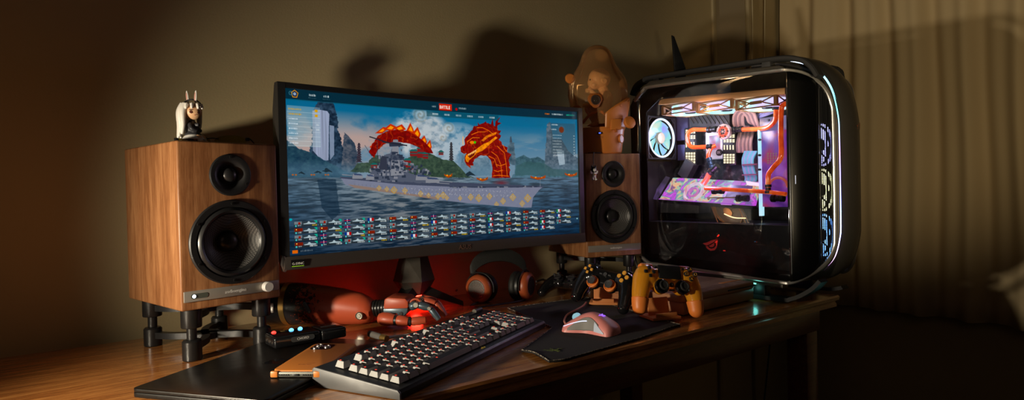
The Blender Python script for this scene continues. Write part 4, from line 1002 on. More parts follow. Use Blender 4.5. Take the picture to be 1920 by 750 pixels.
# emblem on the front lip: three little sails
em = MB()
for dx, h_ in ((-.006, .0045), (-.001, .0065), (.0045, .0050)): em.prism([(dx-.002, 0), (dx+.0022, 0), (dx+.0034, h_), (dx+.0008, h_*.55)], .0004, deck @ TR((KL*.50, .0035, .0002)))
em.build('sail_emblem', mat('yellow_emblem', (.75, .55, .05), .4, emit=(.8, .55, .05), es=.15), KB)

# ================================================================== MOUSE PAD AND MOUSE
padpts = [atz(*p) for p in ((978, 661), (1030, 682), (1060, 678), (1120, 660), (1200, 637), (1262, 615), (1276, 612), (1254, 606), (1142, 573), (1100, 560), (1004, 573), (952, 580), (1036, 617))]
pc_ = sum(padpts, Vector())/len(padpts)
PAD = thing('mouse_pad', 'worn black cloth mouse pad with a curled front corner and frayed pale edge', 'mouse pad', (pc_.x, pc_.y, 0))
bm = bmesh.new(); loc = [p-Vector((pc_.x, pc_.y, 0)) for p in padpts]
pp = []
for i in range(len(loc)):
    a = loc[i]; b = loc[(i+1) % len(loc)]; n = max(1, int((b-a).length/.012))
    for j in range(n): pp.append(a+(b-a)*j/n)
inner = [bm.verts.new((p.x, p.y, .0036)) for p in pp]
def curl(p):   # the front-left corner lifts
    d = (Vector((p.x, p.y, 0))-loc[0]*.5-loc[1]*.5).length; return .006*math.exp(-(d/.035)**2)
for v in inner: v.co.z += curl(v.co)
low = [bm.verts.new((v.co.x, v.co.y, max(.0004, v.co.z-.0032))) for v in inner]
f = bm.faces.new(inner); bmesh.ops.triangulate(bm, faces=[f])
for i in range(len(pp)): bm.faces.new((inner[i], inner[(i+1) % len(pp)], low[(i+1) % len(pp)], low[i]))
bm.faces.new(low); bmesh.ops.recalc_face_normals(bm, faces=bm.faces[:])
mb = MB(); mb.bm.free(); mb.bm = bm; mb.build('cloth', 'pad', PAD)
edge = [Vector((p.x, p.y, .0036+curl(p)+.0003)) for p in pp]
fr = [e+Vector((rng.rand()-.5, rng.rand()-.5, .3*(rng.rand()-.2)))*.0009 for e in edge+[edge[0]]]
MB().tube(fr, .00085, 6, smooth=False).build('frayed_edge', 'stitch', PAD)
# faint green print near the curled corner
def snakes(mb, mt, k=1., z=.0002):
    P = [[(-10, 3), (-6, 4.5), (-3, 2), (0, 3.5), (3, 2), (6, 4.5), (10, 3), (6, 2), (3.4, -.2), (5, -3.5), (2.2, -6.5), (1.6, -3), (0, -1), (-1.6, -3), (-2.2, -6.5), (-5, -3.5), (-3.4, -.2), (-6, 2)],
         [(-1.2, 4.2), (0, 8), (1.2, 4.2), (0, 5)]]
    for p in P: mb.prism([(x*k, y*k) for x, y in p], z, mt)
    return mb
gq = atz(1037, 662)-Vector((pc_.x, pc_.y, 0))
gm = mat('worn_green_print', (.12, .19, .01), .9); _c = ramp(gm, noise(gm, coords(gm), 420, 2), [(.46, (.03, .035, .008)), (.56, (.16, .24, .012))]); gm.node_tree.links.new(_c, gm.node_tree.nodes['Principled BSDF'].inputs['Base Color'])
snakes(MB(), TR((gq.x, gq.y, .0037+curl(gq)), (0, 0, rad(15))), .0022).build('green_mark', gm, PAD)
# mouse
m0 = atz(1152, 633, .004); m1 = atz(1062, 612, .004); myaw = math.atan2(m1.y-m0.y, m1.x-m0.x); ML = .113
mid = aty(1106, 620, 1.262); mloc = Vector((.156, 1.246, .0038))
MOU = thing('gaming_mouse', 'pink computer mouse with a glowing violet emblem and grey thumb panel', 'computer mouse', mloc, rad(148))
# local: +x front, y: +y is... left side of a mouse pointing +x
def prof_w(t): return .030+.0045*math.cos(2*PI*(t-.02))-.003*math.exp(-((t-.55)/.16)**2)-.010*max(0, (t-.9)/.1)**2-.024*max(0, (.12-t)/.12)**2
def prof_h(t): return .040*math.sin(PI*min(1, max(0, (t+.10)/1.30)))**.85*(1 if t < .45 else 1-.42*((t-.45)/.55)**1.3)
NS, NR = 44, 40
def mpt(t, a):   # a from 0 (left base) to pi (right base)
    w_ = prof_w(t); h_ = prof_h(t); ca = math.cos(a); sa = math.sin(a)
    y = w_*(abs(ca)**.72)*(1 if ca > 0 else -1); z = h_*(abs(sa)**.78)
    return Vector(((t-.5)*ML, y*(1-.10*(z/h_ if h_ else 0)), z+.0006))
bm = bmesh.new(); g = [[bm.verts.new(mpt(i/NS, PI*j/NR)) for j in range(NR+1)] for i in range(NS+1)]
for i in range(NS):
    for j in range(NR): bm.faces.new((g[i][j], g[i+1][j], g[i+1][j+1], g[i][j+1]))
bm.faces.new([v for v in g[0]]); bm.faces.new([v for v in g[-1]][::-1]); bm.faces.new([r_[0] for r_ in g]+[r_[-1] for r_ in g][::-1])
bmesh.ops.recalc_face_normals(bm, faces=bm.faces[:]); mb = MB(); mb.bm.free(); mb.bm = bm; mb.build('shell', 'pink', MOU, ang=50)
def patch(name, t0, t1, a0, a1, m_, off=.0006, n=18, shape=None):
    bm = bmesh.new(); G = []
    for i in range(n+1):
        t = t0+(t1-t0)*i/n; row = []
        lo, hi = (a0, a1) if shape is None else shape((t-t0)/(t1-t0))
        for j in range(n+1):
            a = lo+(hi-lo)*j/n; p = mpt(t, a); q = Vector((0, p.y, p.z)).normalized(); row.append(bm.verts.new(p+q*off))
        G.append(row)
    for i in range(n):
        for j in range(n): bm.faces.new((G[i][j], G[i+1][j], G[i+1][j+1], G[i][j+1]))
    bmesh.ops.recalc_face_normals(bm, faces=bm.faces[:]); mb = MB(); mb.bm.free(); mb.bm = bm
    o = mb.build(name, m_, MOU, ang=60); sd = o.modifiers.new('t', 'SOLIDIFY'); sd.thickness = .0007; sd.offset = 1; return o
patch('thumb_panel', .28, .86, .10, .62, 'pink_grip', shape=lambda s: (.08+.10*abs(s-.5), .22+.62*math.sin(PI*min(1, s*.80+.16))))
patch('light_edge', .52, .96, .5, .56, emis('white_light_strip', (.75, .80, 1), 1.3), .0014, shape=lambda s: (.52+.10*s, .57+.10*s))
patch('rear_window', .16, .36, .10, .45, emis('white_panel', (.95, .93, .88), .42), .0012, shape=lambda s: (.10, .16+.45*s))
patch('button_seam', .62, .99, 1.55, 1.60, 'black', .0003)
MB().cyl((.034, -.004, .0265), (.034, .004, .0265), .0085, n=28).build('scroll_wheel', emis('cyan_wheel', (.35, .75, .9), .55), MOU)
snm = basis(mpt(.30, PI/2)+Vector((0, 0, .0004)), (0, -1, 0), (.97, 0, .22), (-.22, 0, .97))
snakes(MB(), snm, .00105, .0006).build('emblem', 'led_purple', MOU)
p0 = MOU.location
cb = [Vector((.058, 0, .008))]
def toloc(w_): 
    a = -rad(148); d = w_-mloc; return Vector((d.x*math.cos(a)-d.y*math.sin(a), d.x*math.sin(a)+d.y*math.cos(a), d.z))
cb += [toloc(atz(1058, 601, .008)), toloc(atz(1064, 590, .007)), toloc(atz(1082, 580, .007)), toloc(atz(1094, 573, .007)), toloc(atz(1099, 567, .007))]
MB().tube(cb, .0022, 8).build('braided_cable', 'cable_pink', MOU)

# ================================================================== HEADPHONES
hpc = Vector((-.032, 1.638, 0)); HP = thing('headphones', 'black over-ear headphones with reddish wooden cups and leather headband', 'headphones', hpc, rad(14))
def earcup(x, fx, name, tilt):
    """fx: +1 outer side faces -x"""
    e = bpy.data.objects.new(name, None)
    m_ = TR((x, 0, .0385), (0, 0, tilt)) @ basis((0, 0, 0), (0, 1, 0), (0, 0, 1), (-fx, 0, 0))   # local z = outward
    c = MB().lathe([(0, -.002), (.030, -.002), (.036, .002), (.0375, .008), (.036, .016), (.031, .021), (.026, .023), (.0245, .020), (0, .020)], m_, 48).build(name, 'ear_wood', HP)
    gr = mat('grille', (.12, .11, .10), .4, .8) if 'grille' not in M else M['grille']; M['grille'] = gr
    mb = MB(); mb.lathe([(.0245, .0205), (.024, .0212), (0, .0222)], m_, 40)
    for k in range(-5, 6):
        for q in range(-5, 6):
            X = k*.0042+(q % 2)*.0021; Y = q*.0038
            if math.hypot(X, Y) < .0215: mb.cyl(m_ @ Vector((X, Y, .0212)), m_ @ Vector((X, Y, .0228)), .0012, n=6)
    mb.build('grille', gr, c)
    MB().lathe([(.036, -.004), (.037, -.010), (.034, -.014), (.030, -.014), (.030, -.004)], m_, 48, cap=False).build('baffle_ring', 'black', c)
    MB().torus(.028, .0110, m_ @ TR((0, 0, -.021)), 48, 14).build('ear_pad', 'fabric_black', c)
    MB().torus(.042, .0020, m_ @ TR((0, 0, .004)), 40, 8, a0=rad(-10), a1=rad(190)).build('yoke', 'black_metal', c)
    return c
earcup(-.058, 1, 'left_cup', rad(48)); earcup(.060, -1, 'right_cup', rad(-40))
bandp = [(.0755*math.cos(a)*1.0, .035+.012*math.sin(a), .072+.048*math.sin(a)) for a in np.linspace(PI+.05, -.05, 15)]
MB().ribbon(bandp, [(-.018, -.0025), (.018, -.0025), (.018, .0035), (-.018, .0035)], side=Vector((0, .35, .94)).normalized()*1, smooth=4).build('headband', 'fabric_black', HP)
for s_ in (-1, 1): MB().tube([(s_*.075, .035, .075), (s_*.078, .020, .066), (s_*.068, .004, .084)], .0024, 8).build('slider', 'black_metal', HP)
MB().tube([(-.07, -.02, .006), (-.095, -.05, .0035), (-.075, -.075, .0035), (-.03, -.060, .0035), (.03, -.035, .0035), (.075, -.005, .004)], .0022, 8).build('cord', 'cable', HP)
# loose cables behind the monitor
for k, pts in enumerate((
        [atz(855, 545, .006), atz(878, 525, .004), atz(895, 510, .02), atz(905, 492, .09)],
        [aty(905, 478, 1.86), aty(888, 500, 1.88), aty(858, 512, 1.88), atz(830, 518, .010)],
        [atz(1005, 528, .004), atz(1030, 520, .004), atz(1065, 512, .004), atz(1110, 507, .004)],
        [aty(1200, 530, 2.02), aty(1196, 505, 2.06), aty(1190, 480, 2.06)])):
    tag(MB().tube(pts, .0032, 8).build('loose_cable', 'cable'), ['black cable looping up behind the monitor foot left of the headphones', 'black cable hanging behind the right half of the monitor', 'black cable lying between headphones and right speaker stand', 'black cable running up between right speaker and computer'][k], 'cable')
# ================================================================== COMPUTER
KS = .9375
PW = Vector((.804, .595, 0)).normalized(); PS = Vector((-PW.y, PW.x, 0)); PYAW = math.atan2(PW.y, PW.x)
PO = Vector((.669, 1.5, .0185))
PC = thing('desktop_computer', 'large black and silver open frame computer tower full of glowing fans and orange coolant tubes', 'computer', PO, PYAW, sc=KS)
def pl3(px, py, x=None, y=None, z=None):
    """photo pixel -> computer-local point on a plane of the computer"""
    if x is not None: P, n = PO+PW*x*KS, PW
    elif y is not None: P, n = PO+PS*y*KS, PS
    else: P, n = PO+Vector((0, 0, z*KS)), Vector((0, 0, 1))
    d = (atpl(px, py, P, n)-PO)/KS
    return Vector((d.dot(PW), d.dot(PS), d.z))
def yz(px, py, x=0.): p = pl3(px, py, x=x); return (p.y, p.z)
def sideprism(mb, pts, x0, x1, bev=0, mi=0):   # polygon in (y,z) extruded along x
    return mb.prism(pts, x1-x0, basis((x0, 0, 0), (0, 1, 0), (0, 0, 1), (1, 0, 0)), bev=bev, mi=mi)
# --- chassis shell
mb = MB()
mb.box((.285, .245, .31), (.006, .51, .54))                    # far side panel
mb.box((.148, .25, .045), (.276, .50, .022))                   # bottom plate
mb.box((.148, .25, .592), (.276, .50, .010))                   # top plate
mb.box((.148, .503, .13), (.276, .006, .15)); mb.box((.225, .503, .39), (.12, .006, .37)); mb.box((.088, .503, .559), (.160, .006, .058)); mb.box((.088, .503, .29), (.160, .006, .18))
mb.box((.205, .26, .40), (.004, .48, .36), mi=1)               # tray
mb.box((.105, .24, .182), (.190, .478, .006), mi=1)            # shroud top
mb.box((.012, .24, .120), (.004, .478, .125), mi=2)            # shroud front sheet
mb.box((.105, .003, .39), (.19, .005, .40), mi=1)
mb.build('chassis', ['black_metal', mat('case_inside', (.020, .020, .023), .45, .5), mat('shroud_black', (.005, .005, .006), .3)], PC)
# honeycomb exhaust sheet on the rear wall
hexm = mat('perforated_sheet', (.02, .02, .022), .5, .4); N_, L_, b_ = nodes(hexm)
def holes(m, scale, thr=.30):
    N, L, b = nodes(m); v = coords(m); vo = nd(m, 'ShaderNodeTexVoronoi'); vo.inputs['Scale'].default_value = scale; vo.inputs['Randomness'].default_value = 0
    L.new(v, vo.inputs['Vector']); ma = nd(m, 'ShaderNodeMath', operation='GREATER_THAN'); ma.inputs[1].default_value = thr
    L.new(vo.outputs['Distance'], ma.inputs[0]); L.new(ma.outputs[0], b.inputs['Alpha'])
holes(hexm, 150, .34)
MB().box((.080, .500, .215), (.13, .0015, .06)).build('vent_sheet', hexm, PC)
# --- outer side frame: silver rail around the glass side, continuing round the nose
RA = [(0, .505, .072), (0, .47, .052), (0, .44, .050), (0, .20, .042), (0, .03, .036), (.006, .000, .037), (.030, -.028, .052), (.066, -.056, .080), (.088, -.072, .120), (.092, -.076, .18), (.092, -.076, .44), (.088, -.073, .50), (.070, -.060, .545), (.035, -.031, .577), (.006, .000, .588), (0, .03, .591), (0, .20, .600), (0, .44, .612), (0, .48, .605), (0, .515, .575)]
RA = [Vector(p) for p in RA]
def sweepxy(path, w_, h_, name, m_, k=6, off=(0, 0, 0)):
    path = catmull([p+Vector(off) for p in path], k); bm = bmesh.new(); rings = []
    for i, p in enumerate(path):
        T = (path[min(i+1, len(path)-1)]-path[max(i-1, 0)]).normalized(); out = Vector((-1, -.25 if p.y > 0 else -1.1, 0)).normalized(); N = T.cross(out).normalized(); out = N.cross(T).normalized()
        rings.append([bm.verts.new(p+out*a+N*b) for a, b in ((-w_, -h_), (w_*.6, -h_), (w_, -h_*.5), (w_, h_*.5), (w_*.6, h_), (-w_, h_))])
    for a, b in zip(rings, rings[1:]):
        for j in range(6): bm.faces.new((a[j], a[(j+1) % 6], b[(j+1) % 6], b[j]))
    bm.faces.new(rings[0]); bm.faces.new(rings[-1]); bmesh.ops.recalc_face_normals(bm, faces=bm.faces[:])
    mb = MB(); mb.bm.free(); mb.bm = bm; return mb.build(name, m_, PC)
sweepxy(RA, .0045, .0048, 'silver_side_rail', 'rail')
MIR = [Vector((.297-p.x, p.y, p.z)) for p in RA]
sweepxy(MIR, .004, .0042, 'silver_side_rail', 'rail')
# dark bands above and below the glass side
mb = MB()
sideprism(mb, [(.0, .592), (.02, .604), (.20, .617), (.455, .631), (.515, .600), (.52, .575), (.48, .600), (.44, .616), (.20, .604)], .004, .018, bev=.001)
sideprism(mb, [(.52, .08), (.53, .10), (.535, .56), (.52, .585), (.505, .57), (.50, .08)], -.002, .016, bev=.001)
sideprism(mb, [(.50, .075), (.47, .05), (.02, .032), (.02, .020), (.46, .030), (.51, .055)], .004, .030, bev=.001)
mb.build('side_frame', 'gunmetal', PC)
# black printed border behind the glass, window cut out
out = [(.498, .068), (.47, .055), (.0, .040), (-.004, .060), (-.004, .575), (.0, .585), (.46, .607), (.498, .575)]
win = [yz(1238, 184), yz(1477, 163), yz(1477, 430), (-.002, .060), (.36, .068), (.47, .09), yz(1211, 212)]
win = [yz(1211, 211, .004), yz(1238, 184, .004), yz(1477, 163, .004), (-.0035, .30), (-.0035, .066), (.470, .082)]
bm = bmesh.new(); o1 = [bm.verts.new((.0045, *p)) for p in out]; w1 = [bm.verts.new((.0045, *p)) for p in win]
es_ = [bm.edges.new((o1[i], o1[(i+1) % len(o1)])) for i in range(len(o1))]+[bm.edges.new((w1[i], w1[(i+1) % len(w1)])) for i in range(len(w1))]
bmesh.ops.triangle_fill(bm, edges=es_, use_beauty=True)
rg = bmesh.ops.extrude_face_region(bm, geom=bm.faces[:]); bmesh.ops.translate(bm, vec=(.002, 0, 0), verts=[v for v in rg['geom'] if isinstance(v, bmesh.types.BMVert)])
bmesh.ops.recalc_face_normals(bm, faces=bm.faces[:]); mb = MB(); mb.bm.free(); mb.bm = bm; mb.build('glass_border', 'border_black', PC)
mb = MB(); sideprism(mb, out, -.0005, .0035, bev=.0004); mb.build('side_glass', 'case_glass', PC)
# black glossy curved end of the side panel, wrapping towards the nose
def wrap(name, x0, y0, x1, y1, z0a, z1a, z0b, z1b, m_, n=10, bul=.006, th=.003):
    bm = bmesh.new(); g = []
    for i in range(n+1):
        t = i/n; x = x0+(x1-x0)*t-bul*math.sin(PI*t)*.4; y = y0+(y1-y0)*t-bul*math.sin(PI*t); g.append([bm.verts.new((x, y, (z0a+(z0b-z0a)*t**1.5)+((z1a+(z1b-z1a)*t**1.5)-(z0a+(z0b-z0a)*t**1.5))*j/24)) for j in range(25)])
    for i in range(n):
        for j in range(24): bm.faces.new((g[i][j], g[i+1][j], g[i+1][j+1], g[i][j+1]))
    bmesh.ops.recalc_face_normals(bm, faces=bm.faces[:]); mb = MB(); mb.bm.free(); mb.bm = bm; o = mb.build(name, m_, PC); sd = o.modifiers.new('t', 'SOLIDIFY'); sd.thickness = th; sd.offset = 0; return o
wrap('front_glass_wrap', .0, -.003, .060, -.052, .040, .583, .082, .555, 'border_black')
gm_ = mat('front_grille', (.02, .02, .022), .4, .6); holes(gm_, 300, .43)
wrap('front_grille', .060, -.052, .090, -.073, .082, .555, .135, .50, gm_, bul=.001, th=.0008)
wrap('front_glass_wrap', .297, -.003, .237, -.052, .040, .583, .082, .555, 'border_black')
wrap('front_grille', .237, -.052, .207, -.073, .082, .555, .135, .50, gm_, bul=.001, th=.0008)
# nose panel: swept plate from top controls down to the chin
NP = [Vector(p) for p in ((.148, .155, .640), (.148, .08, .634), (.150, .025, .620), (.151, -.030, .592), (.152, -.067, .540), (.153, -.084, .47), (.153, -.087, .40), (.153, -.087, .20), (.153, -.084, .15), (.152, -.070, .10), (.150, -.042, .065), (.148, .005, .045))]
hw = .054
mb = MB(); mb.ribbon(NP, [(-hw, -.012), (-hw, -.001), (-hw*.75, .009), (-hw*.4, .017), (0, .020), (hw*.4, .016), (hw*.72, .004), (hw, -.016), (hw, -.030)], side=(1, 0, 0), smooth=6)
mb.build('nose_panel', 'gunmetal', PC)
# RGB strip along the left edge of the nose panel
rgb = mat('rgb_strip', (.05, .05, .05), .4, emit=(1, 1, 1), es=3.2); N_, L_, b_ = nodes(rgb); sx = nd(rgb, 'ShaderNodeSeparateXYZ'); L_.new(coords(rgb), sx.inputs[0])
mr = nd(rgb, 'ShaderNodeMapRange'); mr.inputs['From Min'].default_value = .04; mr.inputs['From Max'].default_value = .66; L_.new(sx.outputs['Z'], mr.inputs['Value'])
c_ = ramp(rgb, mr.outputs[0], [(.0, (.75, .25, .9)), (.10, (.95, .6, 1)), (.25, (.6, .9, 2.2)), (.42, (.35, .30, 1)), (.55, (.55, .35, .95)), (.72, (.15, .75, .75)), (.88, (.35, .75, 1)), (1, (.95, .75, .9))]); L_.new(c_, b_.inputs['Emission Color'])
for s_ in (-1, 1):
    mb = MB(); mb.tube([p+Vector((s_*(hw+.003), (-.001 if s_ < 0 else .018), .001 if s_ < 0 else -.012)) for p in NP[:-1]], .0014, 8); mb.build('rgb_strip', rgb, PC)
    if s_ < 0:
        mb = MB(); mb.tube([p+Vector((-hw+.0035, .0, .0035)) for p in NP[1:-1]], .0007, 6); mb.build('thin_rgb_line', rgb, PC)
    mb = MB(); mb.tube([p+Vector((s_*(hw+.0080), (.002 if s_ < 0 else .02), -.001 if s_ < 0 else -.014)) for p in NP[1:-1]], .0036, 8); mb.build('strip_seat', 'gunmetal', PC)
# red eye emblem on the nose panel
def eye(mb, mt, k, h=.0006):
    mb.prism([(x*k, y*k) for x, y in ((-10, 1), (-5, -1.2), (-1, .4), (3, 2.6), (9, 6.5), (4.5, 5.6), (0, 4.2), (-4, 2.4))], h, mt)
    mb.prism([(x*k, y*k) for x, y in ((-6, -1.8), (-4, -4.5), (0, -6.5), (5, -5.5), (8, -2.5), (9.5, 5.4), (6.5, 3.6), (7.2, -.5), (4.5, -3.2), (1.0, -4.2), (-2, -3.4), (-3.4, -1.6))], h, mt)
    mb.prism([(x*k, y*k) for x, y in ((-2, -1.4), (1.5, .4), (4.8, 2.2), (5, -.5), (3, -2.2), (.2, -2.6))], h, mt); return mb
pe = pl3(1592, 236, y=-.103)
eye(MB(), basis((.166, -.1035, pe.z), (1, .22, 0), (0, 0, 1), (0, -1, 0)), .0019).build('red_emblem', mat('copper_emblem', (.34, .10, .05), .4, .6), PC)
# top control buttons
for k in range(6):
    MB().cyl((.128+.014*(k % 3), .040+.022*(k//3), .6325+.004*(k//3)), (.128+.014*(k % 3), .040+.022*(k//3), .6375+.004*(k//3)), .0042, n=14).build('top_button', 'black', PC)
MB().torus(.009, .0014, TR((.178, .035, .634), (.35, 0, 0)), 28, 8).build('power_ring', emis('power_ring', (.45, .3, 1), 1.2), PC)
# handles: one long bar over each side edge
HPts = [Vector(p) for p in ((0, .540, .600), (0, .522, .628), (0, .49, .640), (0, .447, .645), (0, .20, .634), (0, .03, .625), (0, -.03, .612), (0, -.060, .590), (0, -.078, .560))]
for x_ in (.022, .262):
    mb = MB(); mb.ribbon([p+Vector((x_, (0 if x_ < .1 or p.y > .01 else -p.y*.75), 0)) for p in HPts], [(-.016, -.004), (-.012, -.0075), (.012, -.0075), (.016, -.004), (.016, .003), (.012, .006), (-.012, .006), (-.016, .003)], side=(1, 0, 0), smooth=6)
    h_ = mb.build('handle_bar', 'black_matte', PC)
    for y_, zz, c_ in ((.435, .634, 'black'), (.060, .620, 'dark_grey')):
        MB().box((x_, y_, zz-.012), (.030, .030, .034), bev=.003, taper=.8).build('bar_post', c_, h_)
# top dark mesh between the bars
mb = MB(); sideprism(mb, [(.10, .600), (.10, .612), (.20, .616), (.455, .630), (.50, .605), (.50, .598)], .045, .250, bev=.001); mb.build('top_cover', 'gunmetal', PC)
# feet: two long skids
FPts = [Vector(p) for p in ((0, .53, .012), (0, .50, -.008), (0, .42, -.012), (0, .06, -.012), (0, .0, -.006), (0, -.05, .022), (0, -.075, .048))]
for x_ in (.026, .272):
    mb = MB(); mb.ribbon([p+Vector((x_, 0, 0)) for p in (FPts if x_ < .1 else FPts[:-2]+[Vector((0, -.012, -.002))])], [(-.018, -.005), (.018, -.005), (.018, .005), (-.018, .005)], side=(1, 0, 0), smooth=5)
    f_ = mb.build('foot_skid', 'black_matte', PC)
    for y_ in (.44, .10): MB().box((x_, y_, .010), (.030, .05, .042), bev=.003).build('foot_post', 'black', f_)
# underglow strips
gl = mat('underglow', (.05, .05, .05), .4, emit=(1, 1, 1), es=2.2); N_, L_, b_ = nodes(gl); sx = nd(gl, 'ShaderNodeSeparateXYZ'); L_.new(coords(gl), sx.inputs[0])
mr = nd(gl, 'ShaderNodeMapRange'); mr.inputs['From Min'].default_value = .08; mr.inputs['From Max'].default_value = .44; L_.new(sx.outputs['Y'], mr.inputs['Value'])
c_ = ramp(gl, mr.outputs[0], [(0, (.10, .85, .6)), (.22, (.5, 1, .85)), (.68, (.75, .75, 1)), (1, (.9, .35, 1))]); L_.new(c_, b_.inputs['Emission Color'])
for (pa, pb) in (((1238, 500), (1292, 510)), ((1384, 526), (1418, 532))):
    a = pl3(*pa, x=.004); b = pl3(*pb, x=.004); MB().box(((a+b)/2), (.005, abs(a.y-b.y), .003), rot=(math.atan2(a.z-b.z, a.y-b.y), 0, 0)).build('underglow_strip', gl, PC)

# --- inside: radiator and its three fans
def gradmat(name, stops, scale=6, es=1.2, detail=2, base=(.02, .02, .02), rot=(0, 0, 0)):
    m = mat(name, base, .3, emit=(1, 1, 1), es=es); N, L, b = nodes(m); c = ramp(m, noise(m, coords(m, rot=rot), scale, detail, .5, .8), stops); L.new(c, b.inputs['Emission Color']); return m
pastel = gradmat('pastel_fan_light', [(.25, (.80, .42, 1)), (.42, (.55, .55, 1)), (.55, (.35, .95, .95)), (.68, (.85, 1, .6)), (.8, (1, .9, 1))], 9, 2.2)
pastel2 = gradmat('fan_blade_light', [(.25, (.36, .16, .75)), (.42, (.20, .25, .85)), (.55, (.10, .62, .62)), (.68, (.62, .62, .35)), (.8, (.55, .35, .75))], 9, 1.1)
a0 = pl3(1238, 186, x=.022); a1 = pl3(1476, 164, x=.022); a2 = pl3(1234, 196, x=.022); a3 = pl3(1476, 176, x=.022)
radm = speckle(mat('copper_radiator', (.80, .42, .16), .45, .2))
mb = MB(); sideprism(mb, [(a0.y, a0.z), (a1.y+.006, a1.z), (a3.y+.006, a3.z), (a2.y, a2.z)], .022, .150, bev=.001); mb.build('radiator', radm, PC)
frm = speckle(mat('bronze_fan_frame', (.36, .18, .07), .4, .4))
def fan(name, c, R_, ax, th, fm, ring, blades, hub, glow=False, n=9):
    """ax: (x,y,z) axes basis with local z = blowing axis"""
    m_ = basis(c, *ax)
    mb = MB(); S_ = R_*1.05
    for s1 in (-1, 1):
        for zz in (-th/2, th/2):
            mb.box((s1*S_, 0, zz), (R_*.07, 2*S_, R_*.06), mt=m_); mb.box((0, s1*S_, zz), (2*S_, R_*.07, R_*.06), mt=m_)
        for s2 in (-1, 1):
            mb.box((s1*S_*.97, s2*S_*.97, 0), (R_*.16, R_*.16, th), mt=m_)
            mb.box((s1*S_*.86, s2*S_*.86, -th*.5), (R_*.34, R_*.07, R_*.05), rot=(0, 0, -s1*s2*PI/4), mt=m_)
    if glow:
        for s1 in (-1, 1):
            for s2 in (-1, 1):
                for q in (-1, 1):
                    a = m_ @ Vector((s1*S_, s2*S_*.95, -q*th*.48)); b = m_ @ Vector((s1*S_, s2*S_*.28, q*th*.0)); mb.cyl(a, b, R_*.035, n=6)
                    a = m_ @ Vector((s2*S_*.95, s1*S_, -q*th*.48)); b = m_ @ Vector((s2*S_*.28, s1*S_, 0)); mb.cyl(a, b, R_*.035, n=6)
            mb.box((s1*S_, 0, 0), (R_*.06, R_*.60, th*.32), mt=m_); mb.box((0, s1*S_, 0), (R_*.60, R_*.06, th*.32), mt=m_)
    else: mb.lathe([(R_*1.0, -th/2), (R_*1.04, -th/2), (R_*1.04, th/2), (R_*1.0, th/2), (R_*1.0, -th/2)], m_, 48)
    f = mb.build(name, fm, PC)
    if glow: MB().lathe([(R_*.97, -th*.40), (R_*1.0, -th*.40), (R_*1.0, th*.40), (R_*.97, th*.40), (R_*.97, -th*.40)], m_, 48).build('glow_band', ring, f)
    MB().torus(R_*.965, R_*.055, m_ @ TR((0, 0, -th*.42)), 56, 8).build('light_ring', ring, f)
    mb = MB()
    for k in range(n):
        a = 2*PI*k/n; t = bmesh.new(); G = []
        for i in range(6):
            r = R_*(.30+.60*i/5); row = []
            for j in range(5):
                q = a+(j/4-.5)*(2*PI/n*.98)+.35*i/5; row.append(t.verts.new((r*math.cos(q), r*math.sin(q), (j/4-.5)*th*.26)))
            G.append(row)
        for i in range(5):
            for j in range(4): t.faces.new((G[i][j], G[i+1][j], G[i+1][j+1], G[i][j+1]))
        mb._in(t, m_)
    mb.build('blades', blades, f)
    MB().lathe([(0, -th*.45), (R_*.27, -th*.45), (R_*.31, -th*.30), (R_*.31, th*.3), (0, th*.3)], m_, 32, cap=False).build('hub', hub, f)
    return f
zf = .513
for k, px in enumerate((1290, 1354, 1420)):
    p = pl3(px, 203-6*k*.8, x=.060); yy = (.362, .232, .100)[k]
    fan('radiator_fan', (.084, yy, a3.z+(a2.z-a3.z)*(yy-a3.y)/(a2.y-a3.y)-.0165), .057, ((1, 0, 0), (0, 1, 0), (0, 0, 1)), .027, frm, pastel, pastel2, 'black', glow=True)
# rear fan
fan('rear_fan', (.078, .484, .455), .064, ((1, 0, 0), (0, 0, 1), (0, 1, 0)), .024, 'black', gradmat('rear_ring', [(.3, (.85, .6, 1)), (.5, (.6, .9, 1)), (.7, (.9, 1, .7))], 12, 2.6), gradmat('rear_blades', [(.28, (.45, .25, .85)), (.42, (.30, .45, .95)), (.55, (.25, .75, .70)), (.68, (.75, .80, .55))], 14, 1.5), mat('fan_hub', (.35, .30, .22), .3, .6, emit=(.5, .42, .3), es=.35))
# front fans behind the grille
for z_, c_ in ((.155, (.12, .35, 1)), (.275, (.75, .70, .35)), (.395, (.30, .30, 1))):
    mm_ = gradmat('front_fan_light', [(.3, c_), (.6, tuple(min(1, x*1.3+.12) for x in c_)), (.8, (.8, .8, .9))], 14, 3.2)
    fan('front_fan', (.120, -.022, z_), .056, ((1, 0, 0), (0, 0, 1), (0, 1, 0)), .022, 'black', mm_, mm_, 'black')
# --- motherboard with heat sinks
mbx = .198
mobo = MB().box((mbx, .295, .39), (.003, .33, .33)).build('motherboard', mat('dark_board', (.018, .020, .024), .5), PC)
N_, L_, b_ = nodes(mobo.data.materials[0]); c_ = ramp(mobo.data.materials[0], noise(mobo.data.materials[0], coords(mobo.data.materials[0]), 60, 5), [(.45, (.012, .013, .016)), (.6, (.05, .05, .06)), (.66, (.16, .15, .14))]); L_.new(c_, b_.inputs['Base Color'])
def facebox(mb, px0, py0, px1, py1, x, th=.02, mi=0, bev=.001):
    a = pl3(px0, py0, x=x); b = pl3(px1, py1, x=x); return mb.box((x+th/2, (a.y+b.y)/2, (a.z+b.z)/2), (th, abs(a.y-b.y), abs(a.z-b.z)), bev=bev, mi=mi)
hs_ = MB(); facebox(hs_, 1292, 210, 1368, 238, .165, .03)
for k in range(9): 
    a = pl3(1296+k*8, 224, x=.163); hs_.box((.163, a.y, a.z), (.004, .003, .034), rot=(rad(-35), 0, 0), mi=1)
hs_.build('heat_sink', ['dark_grey', 'gunmetal'], mobo)
